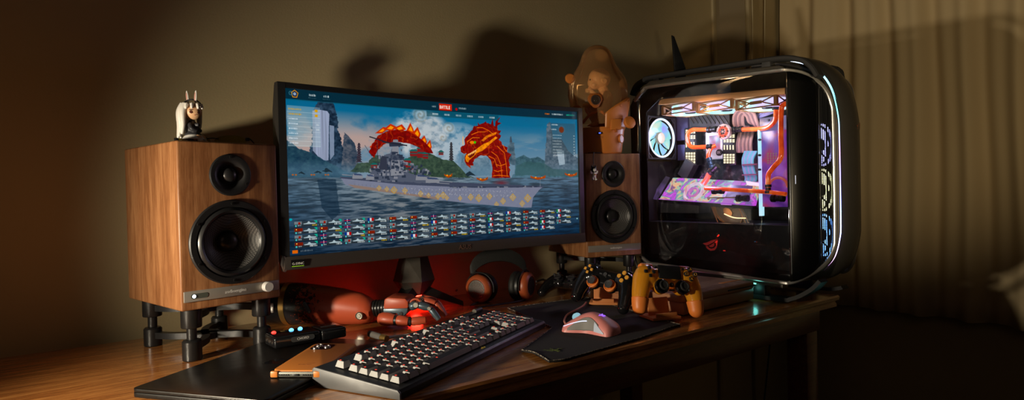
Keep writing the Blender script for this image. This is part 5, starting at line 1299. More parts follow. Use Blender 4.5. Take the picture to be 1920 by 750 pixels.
hs_ = MB(); facebox(hs_, 1268, 215, 1290, 262, .160, .03); facebox(hs_, 1270, 272, 1284, 300, .16, .03); hs_.build('rear_heat_sink', mat('violet_metal', (.12, .10, .22), .3, .8), mobo)
MB().box((.150, .425, .35), (.03, .04, .06), rot=(.6, 0, 0), bev=.002).build('card_bracket', 'dark_grey', PC)
# memory modules with lit perforated faces
ledw = emis('memory_light', (1, .80, .48), 2.2)
def memory(px0, px1, py0, py1):
    x = .150; mb = MB(); facebox(mb, px0-2, py0, px1+2, py1, x, .03); m1_ = mb.build('memory_module', 'black', PC)
    l = MB(); nx, cols = 4, 4
    for (v0, v1, nr, mode) in ((0, .12, 2, 'sq'), (.16, .28, 2, 'sq'), (.34, .56, 1, 'bar'), (.66, 1.0, 4, 'sq')):
        for r in range(nr):
            for c in range(cols):
                u0 = (c+.14)/cols; u1 = (c+.80)/cols; w0 = v0+(v1-v0)*(r+.12)/nr; w1 = v0+(v1-v0)*(r+.82)/nr
                if mode == 'bar': u1 = u0+.10
                a = pl3(px0+(px1-px0)*u0, py0+2+(py1-py0-4)*w0, x=x-.0012); b = pl3(px0+(px1-px0)*u1, py0+2+(py1-py0-4)*w1, x=x-.0012)
                l.box((x-.0006, (a.y+b.y)/2, (a.z+b.z)/2), (.0012, abs(a.y-b.y), abs(a.z-b.z)))
    l.build('light_grid', ledw, m1_)
memory(1285, 1304, 241, 309); memory(1356, 1378, 250, 309)
# processor water block
cp = MB(); facebox(cp, 1322, 248, 1356, 297, .150, .040, bev=.004); cpu = cp.build('processor_block', mat('clear_block', (.75, .75, .80), .2, emit=(.80, .85, 1), es=.40), PC)
c2 = MB(); facebox(c2, 1329, 255, 1349, 280, .146, .006, bev=.001); c2.build('lit_centre', gradmat('block_glow', [(.3, (.9, .15, .2)), (.5, (.8, .3, .6)), (.7, (.3, .7, .9))], 22, 1.0), cpu)
e_ = pl3(1348, 286, x=.1455); MB().cyl((.150, e_.y, e_.z), (.1445, e_.y, e_.z), .0105, n=28).build('round_badge', 'black', cpu)
MB().text('EK', .011, basis((.1442, e_.y, e_.z), (0, -1, 0), (0, 0, 1), (-1, 0, 0)), .0002).build('lettering', 'ink_white', cpu)
# --- coolant tubes
cool = mat('orange_coolant', (.75, .10, .015), .12, emit=(1, .10, .008), es=.6, coat=.6)
N_, L_, b_ = nodes(cool); c_ = ramp(cool, noise(cool, coords(cool), 40, 3), [(.35, (.45, .015, .003)), (.55, (.95, .10, .008)), (.7, (1, .35, .06))]); L_.new(c_, b_.inputs['Emission Color'])
def tubepx(pts, r=.0068, name='coolant_tube', m_=cool):
    P = [pl3(a, b, x=c) for a, b, c in pts]; return MB().tube(P, r, 14).build(name, m_, PC)
def fit(px, py, x, d, r=.0095, l=.016, m_='black_metal', name='tube_fitting'):
    p = pl3(px, py, x=x); d = Vector(d).normalized(); mb = MB()
    for k in range(3): mb.cyl(p+d*l*(k-1.5)*.7, p+d*l*(k-.6)*.7, r*(1, .86, 1.06)[k], n=24, bev=.0008)
    return mb.build(name, m_, PC)
tubepx([(1455, 192, .085), (1455, 212, .085), (1453, 226, .088), (1444, 236, .092), (1430, 241, .098), (1392, 243, .115)])
tubepx([(1340, 243, .125), (1312, 243, .125), (1300, 243, .125), (1291, 249, .125), (1289, 260, .125), (1292, 271, .125), (1300, 276, .125), (1327, 275, .125)])
tubepx([(1342, 273, .138), (1334, 277, .130), (1329, 287, .122), (1328, 298, .118)]); tubepx([(1334, 318, .10), (1326, 334, .090), (1318, 346, .080)], .0085)
tubepx([(1478, 194, .045), (1470, 196, .045), (1465, 206, .045), (1464, 250, .045), (1465, 285, .045), (1462, 300, .045), (1450, 314, .045), (1441, 328, .045), (1440, 352, .045)])
tubepx([(1322, 353, .045), (1360, 355, .045), (1440, 360, .045), (1474, 364, .045)], .0060)
fit(1455, 186, .085, (0, 0, 1), .0115, .020, frm); fit(1455, 196, .085, (0, 0, 1), .0105, .014, 'black_metal')
fit(1383, 243, .115, (0, 1, 0)); fit(1335, 243, .125, (0, 1, 0)); fit(1330, 275, .125, (0, 1, 0), .008, .008); fit(1332, 306, .110, (0, .3, 1), .008, .018, mat('blue_fitting', (.08, .14, .22), .35, .8))
fit(1338, 318, .095, (0, .8, -.6), .0105, .018); fit(1440, 354, .045, (0, 0, 1), .009, .012)
for px in (1346, 1392, 1458): fit(px, 372 if px != 1346 else 358, .048, (0, 1, 0), .0095, .018)
# round flow meter
pm_ = pl3(1358, 247, x=.118); MM = basis(pm_, (0, 1, 0), (0, 0, 1), (-1, 0, 0))
fl = MB().lathe([(0, -.008), (.022, -.008), (.024, -.004), (.024, .006), (.021, .008), (.018, .006), (.0, .006)], MM, 12).build('flow_meter', mat('clear_meter', (.65, .55, .5), .2, emit=(.9, .35, .3), es=.25), PC)
MB().torus(.0125, .0042, MM @ TR((0, 0, .007)), 32, 8).build('impeller_ring', emis('impeller_glow', (1, .10, .02), 1.3), fl)
mb = MB()
for k in range(6): mb.box((.012*math.cos(k*PI/3), .012*math.sin(k*PI/3), .0085), (.016, .003, .003), rot=(0, 0, k*PI/3), mt=MM)
mb.build('impeller', 'black', fl)
# --- sleeved cables
slv = [speckle(mat('sleeve_tan', (.42, .25, .20), .7)), speckle(mat('sleeve_teal', (.12, .42, .50), .6)), speckle(mat('sleeve_brown', (.20, .12, .11), .7)), speckle(mat('sleeve_violet', (.32, .30, .52), .6))]
def bundle(ctrl, n, w_, r, ms, nm):
    for k in range(n):
        o_ = (k-(n-1)/2)*w_; P = [pl3(a+o_*c, b+o_*d, x=x) for a, b, x, c, d in ctrl]; MB().tube(P, r, 8).build(nm, ms[k % len(ms)], PC)
bundle([(1396, 238, .16, 1, .1), (1386, 236, .145, 1, 0), (1385, 218, .135, 1, 0), (1394, 209, .13, .8, .5), (1406, 214, .13, .8, -.3), (1412, 228, .135, .9, 0), (1420, 238, .15, .8, .8)], 5, 4.0, .0052, [slv[0], slv[2]], 'sleeved_cable')
bundle([(1400, 246, .17, 1, 0), (1397, 258, .145, 1, 0), (1395, 270, .140, 1, 0), (1396, 286, .145, 1, 0)], 8, 3.6, .0042, [slv[2], slv[0]], 'sleeved_cable')
bundle([(1408, 284, .14, 1, 0), (1402, 300, .12, .9, 0), (1404, 318, .115, .9, 0), (1408, 336, .115, .9, 0), (1400, 348, .11, .9, 0)], 9, 2.7, .0031, [slv[1], slv[3], slv[1]], 'sleeved_cable')
for py in (308, 327): mb = MB(); facebox(mb, 1391, py, 1417, py+1.2, .110, .008, bev=0); mb.build('cable_comb', emis('comb', (.9, .15, .35), .4), PC)
for k in range(3): tubepx([(1410, 226-k*3, .15), (1430, 218-k*3, .15), (1452, 210-k*3, .15)], .0032, 'sleeved_cable', slv[3])
# --- acrylic distribution plate at the front
dp = gradmat('violet_plate', [(.30, (.05, .01, .16)), (.45, (.22, .04, .34)), (.55, (.40, .03, .10)), (.65, (.12, .05, .42))], 11, 1.2)
mb = MB(); facebox(mb, 1427, 243, 1476, 388, .100, .012); plate = mb.build('distribution_plate', dp, PC)
mb = MB(); facebox(mb, 1420, 243, 1427, 405, .095, .018); mb.build('lit_edge', gradmat('cyan_edge', [(.35, (.65, .55, 1)), (.55, (.45, .9, 1)), (.7, (.8, .9, 1))], 8, 1.6), plate)
mb = MB(); facebox(mb, 1424, 222, 1476, 243, .100, .014); mb.build('top_block', gradmat('lilac_block', [(.35, (.28, .20, .55)), (.6, (.50, .42, .80))], 14, .55), plate)
for px, py in ((1440, 225), (1461, 225), (1424, 262), (1424, 291), (1424, 318)):
    p = pl3(px, py, x=.094); MB().cyl((.098, p.y, p.z), (.092, p.y, p.z), .0034, n=14).build('plate_screw', 'black', plate)
mb = MB()
for i in range(4):
    for j in range(5): a = pl3(1440+i*5, 288+j*4.4, x=.0985); mb.box((.0985, a.y, a.z), (.001, .004, .004))
mb.build('plate_lights', emis('plate_dots', (.9, .55, .4), .35), plate)
p = pl3(1459, 352, x=.092); MB().torus(.028, .004, basis(p, (0, 1, 0), (0, 0, 1), (-1, 0, 0)), 32, 8, a0=0, a1=PI).build('pump_arc', emis('pump_arc', (.9, .15, .06), .6), plate)
# --- graphics card standing upright on a riser, leaning back
def gp(px, py):   # leaning plane: lower edge near the glass
    t = min(1, max(0, (388-py)/52.)); return pl3(px, py, x=.045+.065*t)
gpum = gradmat('acrylic_glow', [(.30, (.10, .015, .20)), (.40, (.70, .08, .80)), (.47, (.20, .10, .34)), (.53, (.22, .55, .40)), (.59, (.90, .45, .22)), (.66, (.12, .04, .20)), (.74, (.90, .28, .95))], 26, 1.5, 4)
G4 = [gp(1236, 374), gp(1262, 333), gp(1424, 341), gp(1412, 386)]
def slab(name, P, th, m_, par):
    bm = bmesh.new(); n = (P[1]-P[0]).cross(P[2]-P[0]).normalized(); n = -n if n.x > 0 else n
    a = [bm.verts.new(p) for p in P]; b = [bm.verts.new(p-n*th) for p in P]; k = len(P); bm.faces.new(a); bm.faces.new(b[::-1])
    for i in range(k): bm.faces.new((a[i], a[(i+1) % k], b[(i+1) % k], b[i]))
    bmesh.ops.recalc_face_normals(bm, faces=bm.faces[:]); mb = MB(); mb.bm.free(); mb.bm = bm; return mb.build(name, m_, par, smooth=False), n
gpu, gn = slab('graphics_card', G4, .014, gpum, PC)
E4 = [G4[0]+Vector((-.002, 0, -.010)), G4[0]+Vector((-.002, 0, .0)), G4[3]+Vector((-.002, 0, 0)), G4[3]+Vector((-.002, 0, -.010))]
slab('card_edge', E4, .02, 'black_gloss', gpu)
slab('violet_line', [G4[0]+Vector((-.003, 0, .0005)), G4[0]+Vector((-.003, 0, .003)), G4[3]+Vector((-.003, 0, .003)), G4[3]+Vector((-.003, 0, .0005))], .002, emis('violet_line', (.55, .1, .9), .9), gpu)
def on_gpu(px, py, off=.002): return gp(px, py)+gn*off
gx_ = (G4[3]-G4[0]).normalized(); gy_ = gn.cross(gx_).normalized()
cc_ = on_gpu(1301, 361)
MB().torus(.031, .0055, basis(cc_, gx_, gy_, gn), 40, 8).build('fan_ring', gradmat('ring_glow', [(.35, (.9, .35, .45)), (.55, (.95, .75, .9)), (.7, (.6, .9, .8))], 25, 1.1), gpu)
MB().torus(.015, .004, basis(cc_, gx_, gy_, gn), 32, 8).build('inner_ring', emis('inner_ring', (.85, .25, .7), .9), gpu)
slab('cover_plate', [on_gpu(*p, .003) for p in ((1352, 384), (1378, 340), (1392, 341), (1372, 385))], .003, emis('magenta_bar', (.75, .25, .95), .8), gpu)
slab('dark_plate', [on_gpu(*p, .004) for p in ((1360, 372), (1372, 348), (1412, 350), (1404, 378))], .003, mat('dark_acrylic', (.05, .03, .09), .2, emit=(.15, .08, .3), es=.5), gpu)
slab('white_light', [on_gpu(*p, .006) for p in ((1400, 341), (1402, 348), (1424, 350), (1424, 345))], .003, emis('white_magenta', (1, .75, 1), 1.6), gpu)
for px, py in ((1268, 342), (1276, 350), (1262, 358), (1340, 343), (1330, 372), (1352, 352), (1290, 376), (1386, 372)):
    q = on_gpu(px, py, 0); MB().cyl(q, q+gn*.005, .0032, n=14).build('standoff', emis('standoff', (.8, .35, .6), .5), gpu)
brk, _ = slab('card_bracket', [gp(1220, 372)+Vector((-.004, 0, 0)), gp(1250, 330)+Vector((-.004, 0, 0)), gp(1256, 333), gp(1232, 374)], .004, gradmat('bracket_glow', [(.4, (.05, .03, .08)), (.6, (.25, .12, .45))], 20, .5), PC)
# lower chamber: dark drive cage and a bronze fan lit orange
mb = MB(); facebox(mb, 1216, 378, 1310, 400, .08, .06); mb.build('drive_cage', 'dark_grey', PC)
lf = fan('lower_fan', tuple(pl3(1366, 398, x=.070)), .044, ((0, 1, 0), (0, .42, .90), (-.9, 0, .2)), .018, frm, emis('bronze_ring', (.75, .38, .12), .25), mat('bronze_blades', (.10, .07, .05), .4), frm)
q0 = pl3(1358, 401, x=.040); q1 = pl3(1376, 408, x=.040); q2 = pl3(1398, 409, x=.040)
MB().tube([q0, q1, q2], .0016, 6).build('bright_strip', emis('warm_strip', (1, .62, .28), 3.5), PC)
# red eye emblem on the lower shroud
pe = pl3(1332, 459, x=.0095)
eye(MB(), basis((.0096, pe.y, pe.z), (0, -1, 0), (0, 0, 1), (-1, 0, 0)), .0027).build('shroud_emblem', emis('red_emblem_glow', (.6, .02, .015), .30), PC)
p = pl3(1358, 470, x=.0095); MB().box((.0095, p.y, p.z), (.001, .007, .0022)).build('red_indicator', emis('red_indicator', (.9, .02, .015), 1.2), PC)
p = pl3(1486, 337, y=-.012); MB().box((.010, -.0165, p.z), (.002, .002, .022)).build('white_dash', emis('white_dash', (.9, .9, 1), 1.5), PC)
# lights inside the case belong to it, except the added fill at the radiator
def plight(name, loc, e, c, r=.02, par=PC):
    l = bpy.data.lights.new(name, 'POINT'); l.energy = e; l.color = c; l.shadow_soft_size = r; o = bpy.data.objects.new(name, l); COL.objects.link(o); o.parent = par; o.location = loc; return o
plight('top_fan_light', (.05, .36, .47), .8, (.75, .70, 1)); plight('top_fan_light', (.05, .15, .46), .8, (.8, .75, 1))
plight('rear_fan_light', (.08, .44, .455), .45, (.7, .75, 1)); plight('card_light', (.03, .28, .31), .5, (.9, .35, 1)); plight('plate_light', (.06, .09, .33), .10, (.5, .3, 1))
plight('warm_case_light', (.05, .22, .215), .05, (1, .6, .25)); plight('radiator_fill', (.008, .25, .50), .42, (1, .60, .28), .01)  # the warm point at the radiator is added to brighten its face
plight('underglow_light', (-.004, .36, .02), .035, (.9, .4, 1), .01); plight('underglow_light', (-.004, .10, .012), .01, (.2, .9, .8), .01); plight('nose_light', (.03, -.09, .015), .008, (.3, .9, .8), .01)
# antenna behind the computer: tall tapering blade on a base
ab = Vector((.500, 1.925, 0)); AN = thing('wifi_antenna', 'tall black blade shaped antenna rising behind the computer handle', 'antenna', (0, 0, 0))
q = [aty(1259, 66, 1.97), aty(1264, 69, 1.97), aty(1285, 128, 1.97), aty(1286, 146, 1.97), aty(1266, 146, 1.97)]
bz = PO.z+.6305*KS
AN.location = (q[4].x, 1.97, bz); o_ = Vector(AN.location)
mb = MB(); mb.prism([((p-o_).x, (p-o_).z) for p in q[:3]]+[((q[3]-o_).x, .014), ((q[4]-o_).x, .014)], .009, basis((0, .005, 0), (1, 0, 0), (0, 0, 1), (0, -1, 0)), bev=.001); mb.build('blade', 'black', AN)
mb = MB(); mb.box((.014, 0, .008), (.052, .030, .015), bev=.003, taper=.8); mb.build('base', 'black', AN)
# ================================================================== POD WITH DOLL ON THE RIGHT SPEAKER
topR = SR[2]+.298
pb_ = Vector((.272, 1.838, topR+.0003))
POD = thing('doll_capsule', 'tall amber capsule with a baby doll inside, standing on the right speaker', 'toy capsule', pb_, rad(12))
HH = .305
prof = [(.0, .3230), (.016, .3212), (.029, .315), (.039, .305), (.046, .292), (.051, .277), (.057, .263), (.068, .246), (.079, .231), (.086, .216), (.0895, .198), (.0905, .175), (.086, .150), (.080, .110), (.075, .085)]
mb = MB(); mb.lathe(prof, TR((-.010, 0, 0), sc=(1, .82, 1)), 56); mb.build('dome', 'pod_glass', POD)
podm = speckle(mat('pod_orange', (.62, .20, .035), .38), bumps=0); podd = speckle(mat('pod_orange_dark', (.42, .12, .02), .4), bumps=0)
mb = MB(); mb.lathe([(0, 0), (.058, 0), (.062, .004), (.066, .040), (.070, .066), (.0715, .072), (.0715, .076), (0, .078)], TR((-.004, 0, 0), sc=(1, .85, 1)), 48); base = mb.build('base', podm, POD)
# right hand shell, rising along the dome and cut on a slant
bm = bmesh.new(); G = []
for i in range(29):
    a = rad(-95+185*i/28); top = .105+.062*max(0, math.cos(a-rad(-10)))**.8; row = []
    for j in range(11):
        z = .072+(top-.072)*j/10; r = .0735+.0165*min(1, (z-.07)/.075); row.append(bm.verts.new((-.008+r*math.cos(a), .84*r*math.sin(a), z)))
    G.append(row)
for i in range(28):
    for j in range(10): bm.faces.new((G[i][j], G[i+1][j], G[i+1][j+1], G[i][j+1]))
bmesh.ops.recalc_face_normals(bm, faces=bm.faces[:]); mb = MB(); mb.bm.free(); mb.bm = bm; sh = mb.build('side_shell', podm, POD); sd = sh.modifiers.new('t', 'SOLIDIFY'); sd.thickness = .003; sd.offset = 1
def front(x, z, k=1.0, rr=.072): # point on the front of the capsule body
    return Vector((x, -.85*math.sqrt(max(0, rr*rr-(x+.006)**2))*k, z))
for x, z, r in ((.030, .135, .004), (.060, .152, .0035), (.056, .098, .0035)):
    p = front(x, z, 1, .088); d = Vector((x+.006, p.y*1.2, 0)).normalized(); MB().torus(r, .0008, basis(p+d*.004, Vector((-d.y, d.x, 0)), (0, 0, 1), d), 20, 6).cyl(p, p+d*.004, .0014, n=10).build('shell_screw', podd, sh)
# latch, knobs, badge, button
MB().box((.018, -.0640, .082), (.032, .012, .032), bev=.0025).build('latch', podm, POD)
MB().box((.018, -.0655, .064), (.006, .012, .010), bev=.001).build('latch_foot', podd, POD)
MB().lathe([(0, 0), (.010, .001), (.016, .006), (.0185, .012), (.0170, .018), (.010, .021), (0, .022)], TR((.058, -.052, .084), (rad(68), rad(35), 0)), 28).build('side_knob', podm, POD)
MB().lathe([(0, 0), (.010, .001), (.014, .008), (.015, .015), (.011, .021), (0, .022)], TR((-.094, .010, .222), (rad(80), rad(-60), 0)), 24).build('upper_knob', podm, POD)
MB().lathe([(0, 0), (.012, .001), (.016, .008), (.014, .015), (0, .018)], TR((-.078, .0, .128), (rad(80), rad(-60), 0)), 24).build('lower_knob', podd, POD)
tri = []
for k in range(3):
    a0 = -PI/2+k*2*PI/3
    for q in (-.45, -.15, .15, .45): tri.append((.0225*math.cos(a0+q), .0225*math.sin(a0+q)))
bp = Vector((-.046, -.0690, .150)); BM_ = basis(bp, (1, .05, 0), (0, 0, 1), (0, -1, 0))
bd = MB().prism(tri, .008, BM_, bev=.0022, seg=2).build('front_badge', podd, POD)
MB().torus(.0125, .0018, BM_ @ TR((0, 0, .009)), 28, 8).lathe([(0, .009), (.011, .009), (.011, .0075)], BM_, 28).build('speaker_grille', mat('badge_dark', (.05, .03, .02), .5), bd)
for x in (-.006, .006): MB().sph(BM_ @ Vector((x*.6, -.0025+abs(x)*0, .0095)), .0012).build('grille_dot', 'screw', bd)
q = front(.042, .042, 1.0, .0715); dq = Vector((q.x+.006, q.y*1.35, 0)).normalized()
MB().torus(.0125, .0011, basis(q+dq*.0015, Vector((-dq.y, dq.x, 0)), (0, 0, 1), dq), 32, 8).cyl(q-dq*.004, q+dq*.002, .0110, n=28, bev=.0008).build('round_button', podm, base)
q = front(-.028, .058, 1.0, .0705); MB().box(q+Vector((0, .001, 0)), (.014, .004, .006), rot=(0, 0, rad(-22)), bev=.0006).build('display_frame', 'black', base)
MB().box(q+Vector((-.0005, -.0015, 0)), (.006, .001, .0035), rot=(0, 0, rad(-22))).build('blue_display', emis('blue_display', (.12, .2, 1), 1.0), base)
for k, z in enumerate((.0475, .044)): MB().box(front(-.030, z, 1.0, .0690)+Vector((0, .0006, 0)), (.022-.004*k, .0006, .0012), rot=(0, 0, rad(-22))).build('small_print', podd, base)
# the baby doll, curled up and facing left
D = thing('baby_doll', 'pale curled up baby doll sucking its thumb inside the amber capsule', 'doll', pb_+Vector((-.002, 0, .079)), rad(5))
mb = MB(); S_ = mb.sph
S_((-.002, 0, .146), (.033, .028, .031)); S_((-.016, 0, .134), (.022, .022, .021)); S_((-.020, 0, .122), (.014, .016, .010)); S_((-.0345, 0, .136), (.0040, .0040, .0038)); S_((-.030, 0, .126), (.006, .008, .0045)); S_((-.022, -.015, .126), (.008, .007, .008)); S_((-.022, .015, .126), (.008, .007, .008))
for s_ in (-1, 1): mb.torus(.0065, .0022, TR((.006, s_*.0285, .134), (rad(90), rad(20), 0)), 20, 8); S_((.006, s_*.027, .134), (.005, .003, .007))
mb.tube([(.006, 0, .120), (.010, 0, .105), (.014, 0, .080), (.010, 0, .050), (-.002, 0, .034)], (.014, .024)); S_((.012, 0, .085), (.025, .027, .028)); S_((.004, 0, .052), (.028, .029, .027)); S_((.004, 0, .034), (.024, .027, .018))
for s_ in (-1, 1):
    mb.tube([(.014, s_*.024, .100), (.004, s_*.032, .082), (-.014, s_*.026, .088), (-.030, s_*.010, .108)], (.0105, .0060))     # arm bent to the mouth
    S_((-.034, s_*.008, .112), (.0075, .0060, .0065))
    for f_ in range(4): mb.tube([(-.036, s_*(.004+.0030*f_), .114-.0025*f_), (-.0425, s_*(.003+.0030*f_), .1155-.003*f_), (-.0425, s_*(.003+.0022*f_), .1105-.003*f_)], (.0022, .0016), 8)
    mb.tube([(-.033, s_*.003, .115), (-.036, s_*.001, .121)], .0022, 8)
    mb.tube([(.004, s_*.018, .036), (-.026, s_*.020, .052), (-.034, s_*.016, .060)], (.0155, .0115)); S_((-.034, s_*.016, .060), .0118)
    mb.tube([(-.034, s_*.016, .060), (-.026, s_*.010, .034), (-.016, s_*.006, .014)], (.0110, .0065)); S_((-.022, s_*.007, .009), (.0130, .0068, .0062))
    for f_ in range(5): S_((-.034-.0008*f_, s_*(.0025+.0022*f_), .0095-.0006*f_), .0022)
mb.build('body', 'skin', D, voxel=.0014, smooths=3)
for s_ in (-1, 1): MB().sph((-.0330, s_*.0120, .1405), (.0022, .0034, .0026)).build('eye', mat('doll_eye', (.02, .02, .03), .1), D)
MB().sph((-.0352, 0, .1275), (.0012, .0045, .0014)).build('lips', mat('doll_lips', (.60, .22, .14), .4), D)
umb = mat('orange_hose', (.75, .20, .03), .35)
tag(MB().tube([pb_+Vector(v) for v in ((-.06, -.03, .092), (-.040, -.048, .112), (-.010, -.054, .120), (.020, -.050, .100), (.040, -.035, .110))], .0042, 10).build('umbilical_hose', umb), 'orange hose winding below the doll inside the amber capsule', 'hose')
tag(MB().cyl(pb_+Vector((-.058, -.030, .142)), pb_+Vector((-.026, -.046, .142)), .0062, n=20, bev=.001).build('capsule_tube', mat('cream_tube', (.75, .58, .28), .4)), 'short cream tube beside the badge inside the amber capsule', 'tube')
# keyring figure hanging on a black cord in front of the right speaker
def spkR(x, y, z): return spk_local(SR, YR, (x, y, z))
kt = spkR(.022, -.010, .222)
KR = thing('keyring_figure', 'tiny black and white keyring figure hanging by a cord in front of the right speaker', 'keyring', kt, YR)
wht_ = mat('keyring_white', (.72, .70, .64), .4)
mb = MB(); mb.sph((0, 0, .030), (.0085, .008, .0085)); mb.build('head', 'black', KR)
mb = MB(); mb.sph((0, -.0035, .0285), (.0062, .0055, .0055)); mb.build('face', wht_, KR)
for s_ in (-1, 1): MB().sph((s_*.006, 0, .0375), (.0028, .002, .0034)).build('ear', 'black', KR); MB().sph((s_*.0028, -.0088, .0295), .0011).build('eye', 'black', KR)
mb = MB(); mb.sph((.001, 0, .015), (.0065, .0055, .008))
for s_ in (-1, 1): mb.tube([(s_*.005, 0, .019), (s_*.010, -.001, .020), (s_*.0105, -.002, .026)], (.0026, .0020), 8); mb.tube([(s_*.003, 0, .010), (s_*.0045, 0, .003)], (.0034, .0030), 8); mb.sph((s_*.005, -.002, .001), (.0036, .005, .0028))
mb.build('suit', wht_, KR, voxel=.0008, smooths=2)
MB().box((.001, -.0052, .015), (.006, .0015, .004), bev=.0004).build('chest_plate', 'gold', KR)
MB().torus(.0035, .0006, TR((0, 0, .041), (rad(90), 0, 0)), 20, 6).build('ring', 'screw', KR)
mb = MB(); tp = Vector((0, 0, .298-.222)); mb.tube([(0, 0, .0445), (-.0005, 0, .060), (.002, .001, tp.z+.002), (.008, .012, tp.z+.0022), (.020, .020, tp.z+.0016), (.034, .016, tp.z+.0016), (.022, .010, tp.z+.002), (.006, .014, tp.z+.0030), (-.006, .022, tp.z+.0018)], .0009, 6)
mb.build('cord', 'black', KR)

# ================================================================== GAME CONSOLE
B0 = Vector((.392, 1.380, 0)); B1 = Vector((.615, 1.583, 0))
cyaw = rad(38); cwid = .300; cdep = .226
c0 = Vector((.378, 1.380, 0))
CON = thing('game_console', 'flat orange and pinkish game console lying in front of the computer', 'game console', c0, cyaw)
mb = MB(); mb.box((cwid/2, cdep/2, .017), (cwid-.010, cdep-.008, .028), bev=.003); mb.build('lower_body', 'console_side', CON)
mb = MB(); mb.prism(rrect(cwid, cdep, .016, 5, cwid/2, cdep/2), .0165, TR((0, 0, .0315)), bev=.003, seg=3); top_ = mb.build('upper_body', 'console_side', CON)
mb = MB(); mb.prism(rrect(cwid-.010, cdep-.010, .013, 5, cwid/2, cdep/2), .0008, TR((0, 0, .0476))); mb.build('pink_top', 'pink_console', top_)
MB().box((cwid*.78, -.0002, .0395), (.120, .003, .0035), bev=.0008).build('disc_slot', 'black', CON)
MB().box((cwid*.10, .0030, .019), (.010, .004, .006)).build('port', 'black', CON); MB().box((cwid*.18, .0030, .019), (.010, .004, .006)).build('port', 'black', CON)
MB().box((cwid*.86, cdep*.20, .0486), (.090, .012, .0008), bev=.0003).build('slot_cover', 'orange_card', CON)
for x in (.02, cwid-.02):
    for y in (.02, cdep-.02): MB().cyl((x, y, 0), (x, y, .004), .008, n=16).build('foot', 'black_matte', CON)

# ================================================================== GAME CONTROLLERS
def controller(name, label, loc, R_, shell, grip, stick, button, bands=None, touch=True, sc=1., btns='dark', grp=None):
    """local: x right, z up, face towards -y"""
    t = thing(name, label, 'game controller', loc, group=grp); t.rotation_euler = R_; t.scale = (sc,)*3
    mb = MB(); S_ = mb.sph
    mb.box((0, 0, 0), (.100, .030, .046), bev=.012, seg=4); S_((-.048, 0, .004), (.027, .020, .027)); S_((.048, 0, .004), (.027, .020, .027))
    mb.box((0, .004, .014), (.110, .022, .020), bev=.007, seg=3)
    for s_ in (-1, 1):
        mb.tube([(s_*.054, .002, .004), (s_*.061, .002, -.016), (s_*.066, .004, -.038), (s_*.067, .007, -.058)], (.0225, .0150), 18); S_((s_*.067, .0075, -.060), (.0150, .0150, .0150))
        S_((s_*.024, -.006, -.020), (.0150, .014, .0150))
    body = mb.build('shell', shell, t, voxel=.0019, smooths=5)
    if grip:
        for s_ in (-1, 1):
            g_ = MB(); g_.tube([(s_*.0655, .0045, -.041), (s_*.0668, .0062, -.052), (s_*.0672, .0073, -.060)], (.0186, .0162), 28); g_.sph((s_*.0672, .0074, -.0605), (.0162, .0162, .0165), u=32, v=18)
            g_.build('grip_end', grip, t, voxel=.0017, smooths=3)
    for s_ in (-1, 1):
        c = (s_*.0245, 0, -.0205); m_ = basis((c[0], -.0185, c[2]), (1, 0, 0), (0, 0, 1), (0, -1, 0))
        MB().lathe([(.0155, -.004), (.0155, .0022), (.0135, .0035), (.0125, .0015), (.008, .001), (0, .001)], m_, 32).build('stick_well', bands or 'black', t)
        st_ = MB().lathe([(.0055, 0), (.0055, .006), (.0098, .0078), (.0108, .0100), (.0102, .0118), (.0080, .0120), (.0065, .0108), (0, .0104)], m_, 32).build('thumb_stick', stick, t)
        if bands == 'orange_solid': MB().torus(.0088, .0016, m_ @ TR((0, 0, .0070)), 28, 8).build('orange_ring', 'orange_solid', st_)
    for k in range(4):
        a = k*PI/2; x, z = .0105*math.cos(a), .0105*math.sin(a)
        MB().cyl((.0490+x, -.0155, .010+z), (.0490+x, -.0215, .010+z), .0054, n=20, bev=.0008).build('action_button', button, t)
        MB().box((-.0490+x*.85, -.0185, .010+z*.85), (.0072, .006, .0072), bev=.0012).build('direction_button', button if btns != 'dark' else 'black', t)
        if btns == 'dark':
            m_ = basis((.0490+x, -.0218, .010+z), (1, 0, 0), (0, 0, 1), (0, -1, 0)); mb = MB()
            if k == 0: mb.torus(.0029, .0004, m_, 20, 6)
            elif k == 1: mb.torus(.0030, .0004, m_ @ TR((0, 0, 0), (0, 0, PI/2)), 3, 6)
            elif k == 2: mb.torus(.0034, .0004, m_ @ TR((0, 0, 0), (0, 0, PI/4)), 4, 6)
            else: mb.box((0, 0, 0), (.007, .0008, .0006), rot=(0, 0, PI/4), mt=m_); mb.box((0, 0, 0), (.007, .0008, .0006), rot=(0, 0, -PI/4), mt=m_)
            mb.build('button_symbol', 'yellow_btn', t)
    if touch:
        MB().box((0, -.0155, .0125), (.054, .005, .030), bev=.0018).build('touch_pad', 'black', t)
        for s_ in (-1, 1): MB().cyl((s_*.0325, -.0155, .021), (s_*.0325, -.0185, .021), .0026, n=14).build('small_button', 'black', t)
        MB().cyl((0, -.0165, -.0155), (0, -.0195, -.0155), .0046, n=20).build('home_button', 'black', t)
        MB().prism([(-.0016, -.002), (-.0004, -.0022), (-.0004, .0024), (.0014, .0014), (.0012, .0002), (.0004, .0002), (.0024, -.0012), (.0020, -.0020)], .0003, basis((0, -.0196, -.0155), (1, 0, 0), (0, 0, 1), (0, -1, 0))).build('home_mark', 'ink_white', t)
        MB().box((0, -.0160, -.0275), (.012, .004, .003), bev=.001).build('headset_socket', 'black', t)
    else:
        MB().cyl((0, -.0150, .006), (0, -.0190, .006), .0052, n=24).build('home_button', 'dark_grey', t)
        for s_ in (-1, 1): MB().box((s_*.012, -.0165, .006), (.008, .004, .0035), bev=.001).build('small_button', 'dark_grey', t)
    for s_ in (-1, 1): MB().box((s_*.046, .003, .029), (.030, .016, .010), bev=.004, seg=3).build('trigger', 'black' if btns != 'dark' else 'orange_solid', t)
    return t
